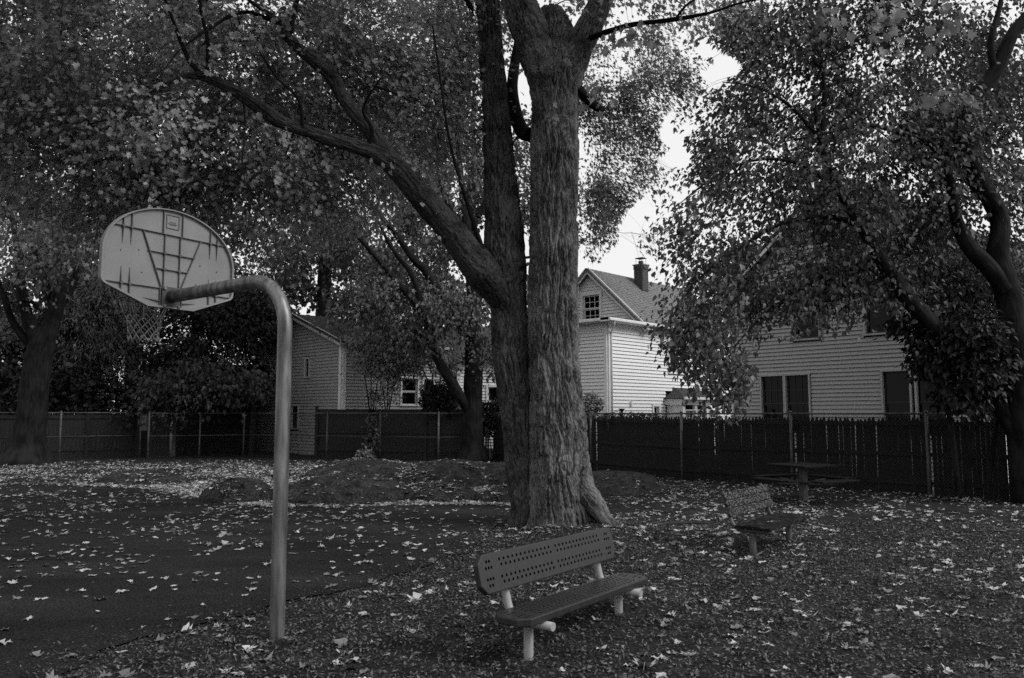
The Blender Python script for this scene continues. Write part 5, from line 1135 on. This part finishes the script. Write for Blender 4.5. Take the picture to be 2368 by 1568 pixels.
tone = np.clip(np.where(rng.random(N) < .6, rng.normal(.66, .22, N), rng.uniform(.0, .4, N)), 0, 1); tp = rng.integers(0, len(TPL), N)
flat = np.where(inside(pos[:, :2], COURT), rng.uniform(.25, .9, N), rng.uniform(.35, 1.0, N))
big = np.where((px > 0) & (px < 2367) & (py < 1560), size/zc, 0); order = np.argsort(-big); near_i = order[:300]; isnear = np.zeros(N, bool); isnear[near_i] = True
fl_mesh = []
for v in range(len(TPL)):
    for tn in (.25, .6, .85): fl_mesh.append((v, tn, mesh_np('fallen_leaf', TPL[v][0], TPL[v][1], M_fallen, False, {'tone': np.full(len(TPL[v][0]), tn)})))
for i in near_i:
    me = min((m for m in fl_mesh if m[0] == tp[i]), key=lambda m: abs(m[1]-tone[i]))[2]
    M = Matrix.Translation(Vector(pos[i])) @ Matrix.Rotation(yaw[i], 4, 'Z') @ Matrix.Rotation(tx[i], 4, 'X') @ Matrix.Rotation(ty[i], 4, 'Y') @ Matrix.Diagonal((size[i], size[i], size[i]*flat[i], 1))
    obj('fallen_leaf', me, ground, M)
VV = []; FF = []; TT = []; b = 0
for v in range(len(TPL)):
    m = (tp == v) & ~isnear; n = int(m.sum())
    if not n: continue
    P, Fc = TPL[v]; c_, s_ = np.cos(yaw[m])[:, None], np.sin(yaw[m])[:, None]; S = size[m][:, None]
    x = P[None, :, 0]*S; y = P[None, :, 1]*S; z = P[None, :, 2]*S*flat[m][:, None] + x*tx[m][:, None] + y*ty[m][:, None]; z = z - z.min(1, keepdims=True)
    W = np.stack([x*c_-y*s_, x*s_+y*c_, z], -1) + pos[m][:, None, :]
    VV.append(W.reshape(-1, 3)); FF.append((Fc[None]+(np.arange(n)*len(P))[:, None, None]).reshape(-1, 3)+b); TT.append(np.repeat(tone[m], len(P))); b += n*len(P)
o = obj('fallen_leaves', mesh_np('fallen_leaves', np.vstack(VV), np.vstack(FF), M_fallen, False, {'tone': np.concatenate(TT)}), ground, stuff=True)
# mulch chips
nM = 330000; P = np.c_[rng.uniform(-4.5, 11, nM), 2.8+10.2*rng.random(nM)**1.3]; ins = inside(P, COURT)
edge_x = np.interp(P[:, 1], [p.y for p in EDGE], [p.x for p in EDGE])
ok = (~ins) | ((edge_x-P[:, 0] < .9) & (rng.random(nM) < .5*np.exp(-(edge_x-P[:, 0])/.22))); P = P[ok]
px, py, zc = to_px(np.c_[P, P[:, 0]*0]); P = P[(px > -500) & (px < 2900) & (py < 2200)]; n = len(P)
z = ground_h(P[:, 0], P[:, 1]); z = np.where(inside(P, COURT), .005, z)
L = rng.uniform(.012, .042, n); Wd = L*rng.uniform(.22, .6, n); a = rng.uniform(0, 2*np.pi, n); ti = rng.normal(0, .35, n); tr = rng.normal(0, .5, n)
u = np.stack([np.cos(a)*np.cos(ti), np.sin(a)*np.cos(ti), np.sin(ti)], -1); w = np.stack([-np.sin(a)*np.cos(tr), np.cos(a)*np.cos(tr), np.sin(tr)], -1)
c0 = np.c_[P, z+.004+np.abs(np.sin(ti))*L*.5+rng.random(n)*.012]
V = np.stack([c0-u*L[:, None]/2, c0+w*Wd[:, None]/2+u*L[:, None]*.1, c0+u*L[:, None]/2, c0-w*Wd[:, None]/2-u*L[:, None]*.1], 1).reshape(-1, 3)
Fq = (np.array([[0, 1, 2, 3]])[None]+(np.arange(n)*4)[:, None, None]).reshape(-1, 4)
mu = obj('mulch', mesh_np('mulch', V, Fq, M_mulch, False, {'tone': np.repeat(np.clip(rng.beta(1.3, 3.2, n), 0, 1), 4)}), stuff=True)

# one leaf caught on the old bench
q = (la+lb)/2 - D2*.35 + F2*.1; o = obj('fallen_leaf', mesh_np('fallen_leaf', TPL[3][0], TPL[3][1], M_fallen, False, {'tone': np.full(len(TPL[3][0]), .6)}), None, Matrix.Translation(q+Vector((0, 0, S2+.021))) @ Matrix.Rotation(1.1, 4, 'Z') @ Matrix.Diagonal((.1, .1, .06, 1)))
tag(o, 'pale maple leaf lying on the seat of the weathered slatted bench', 'leaf')
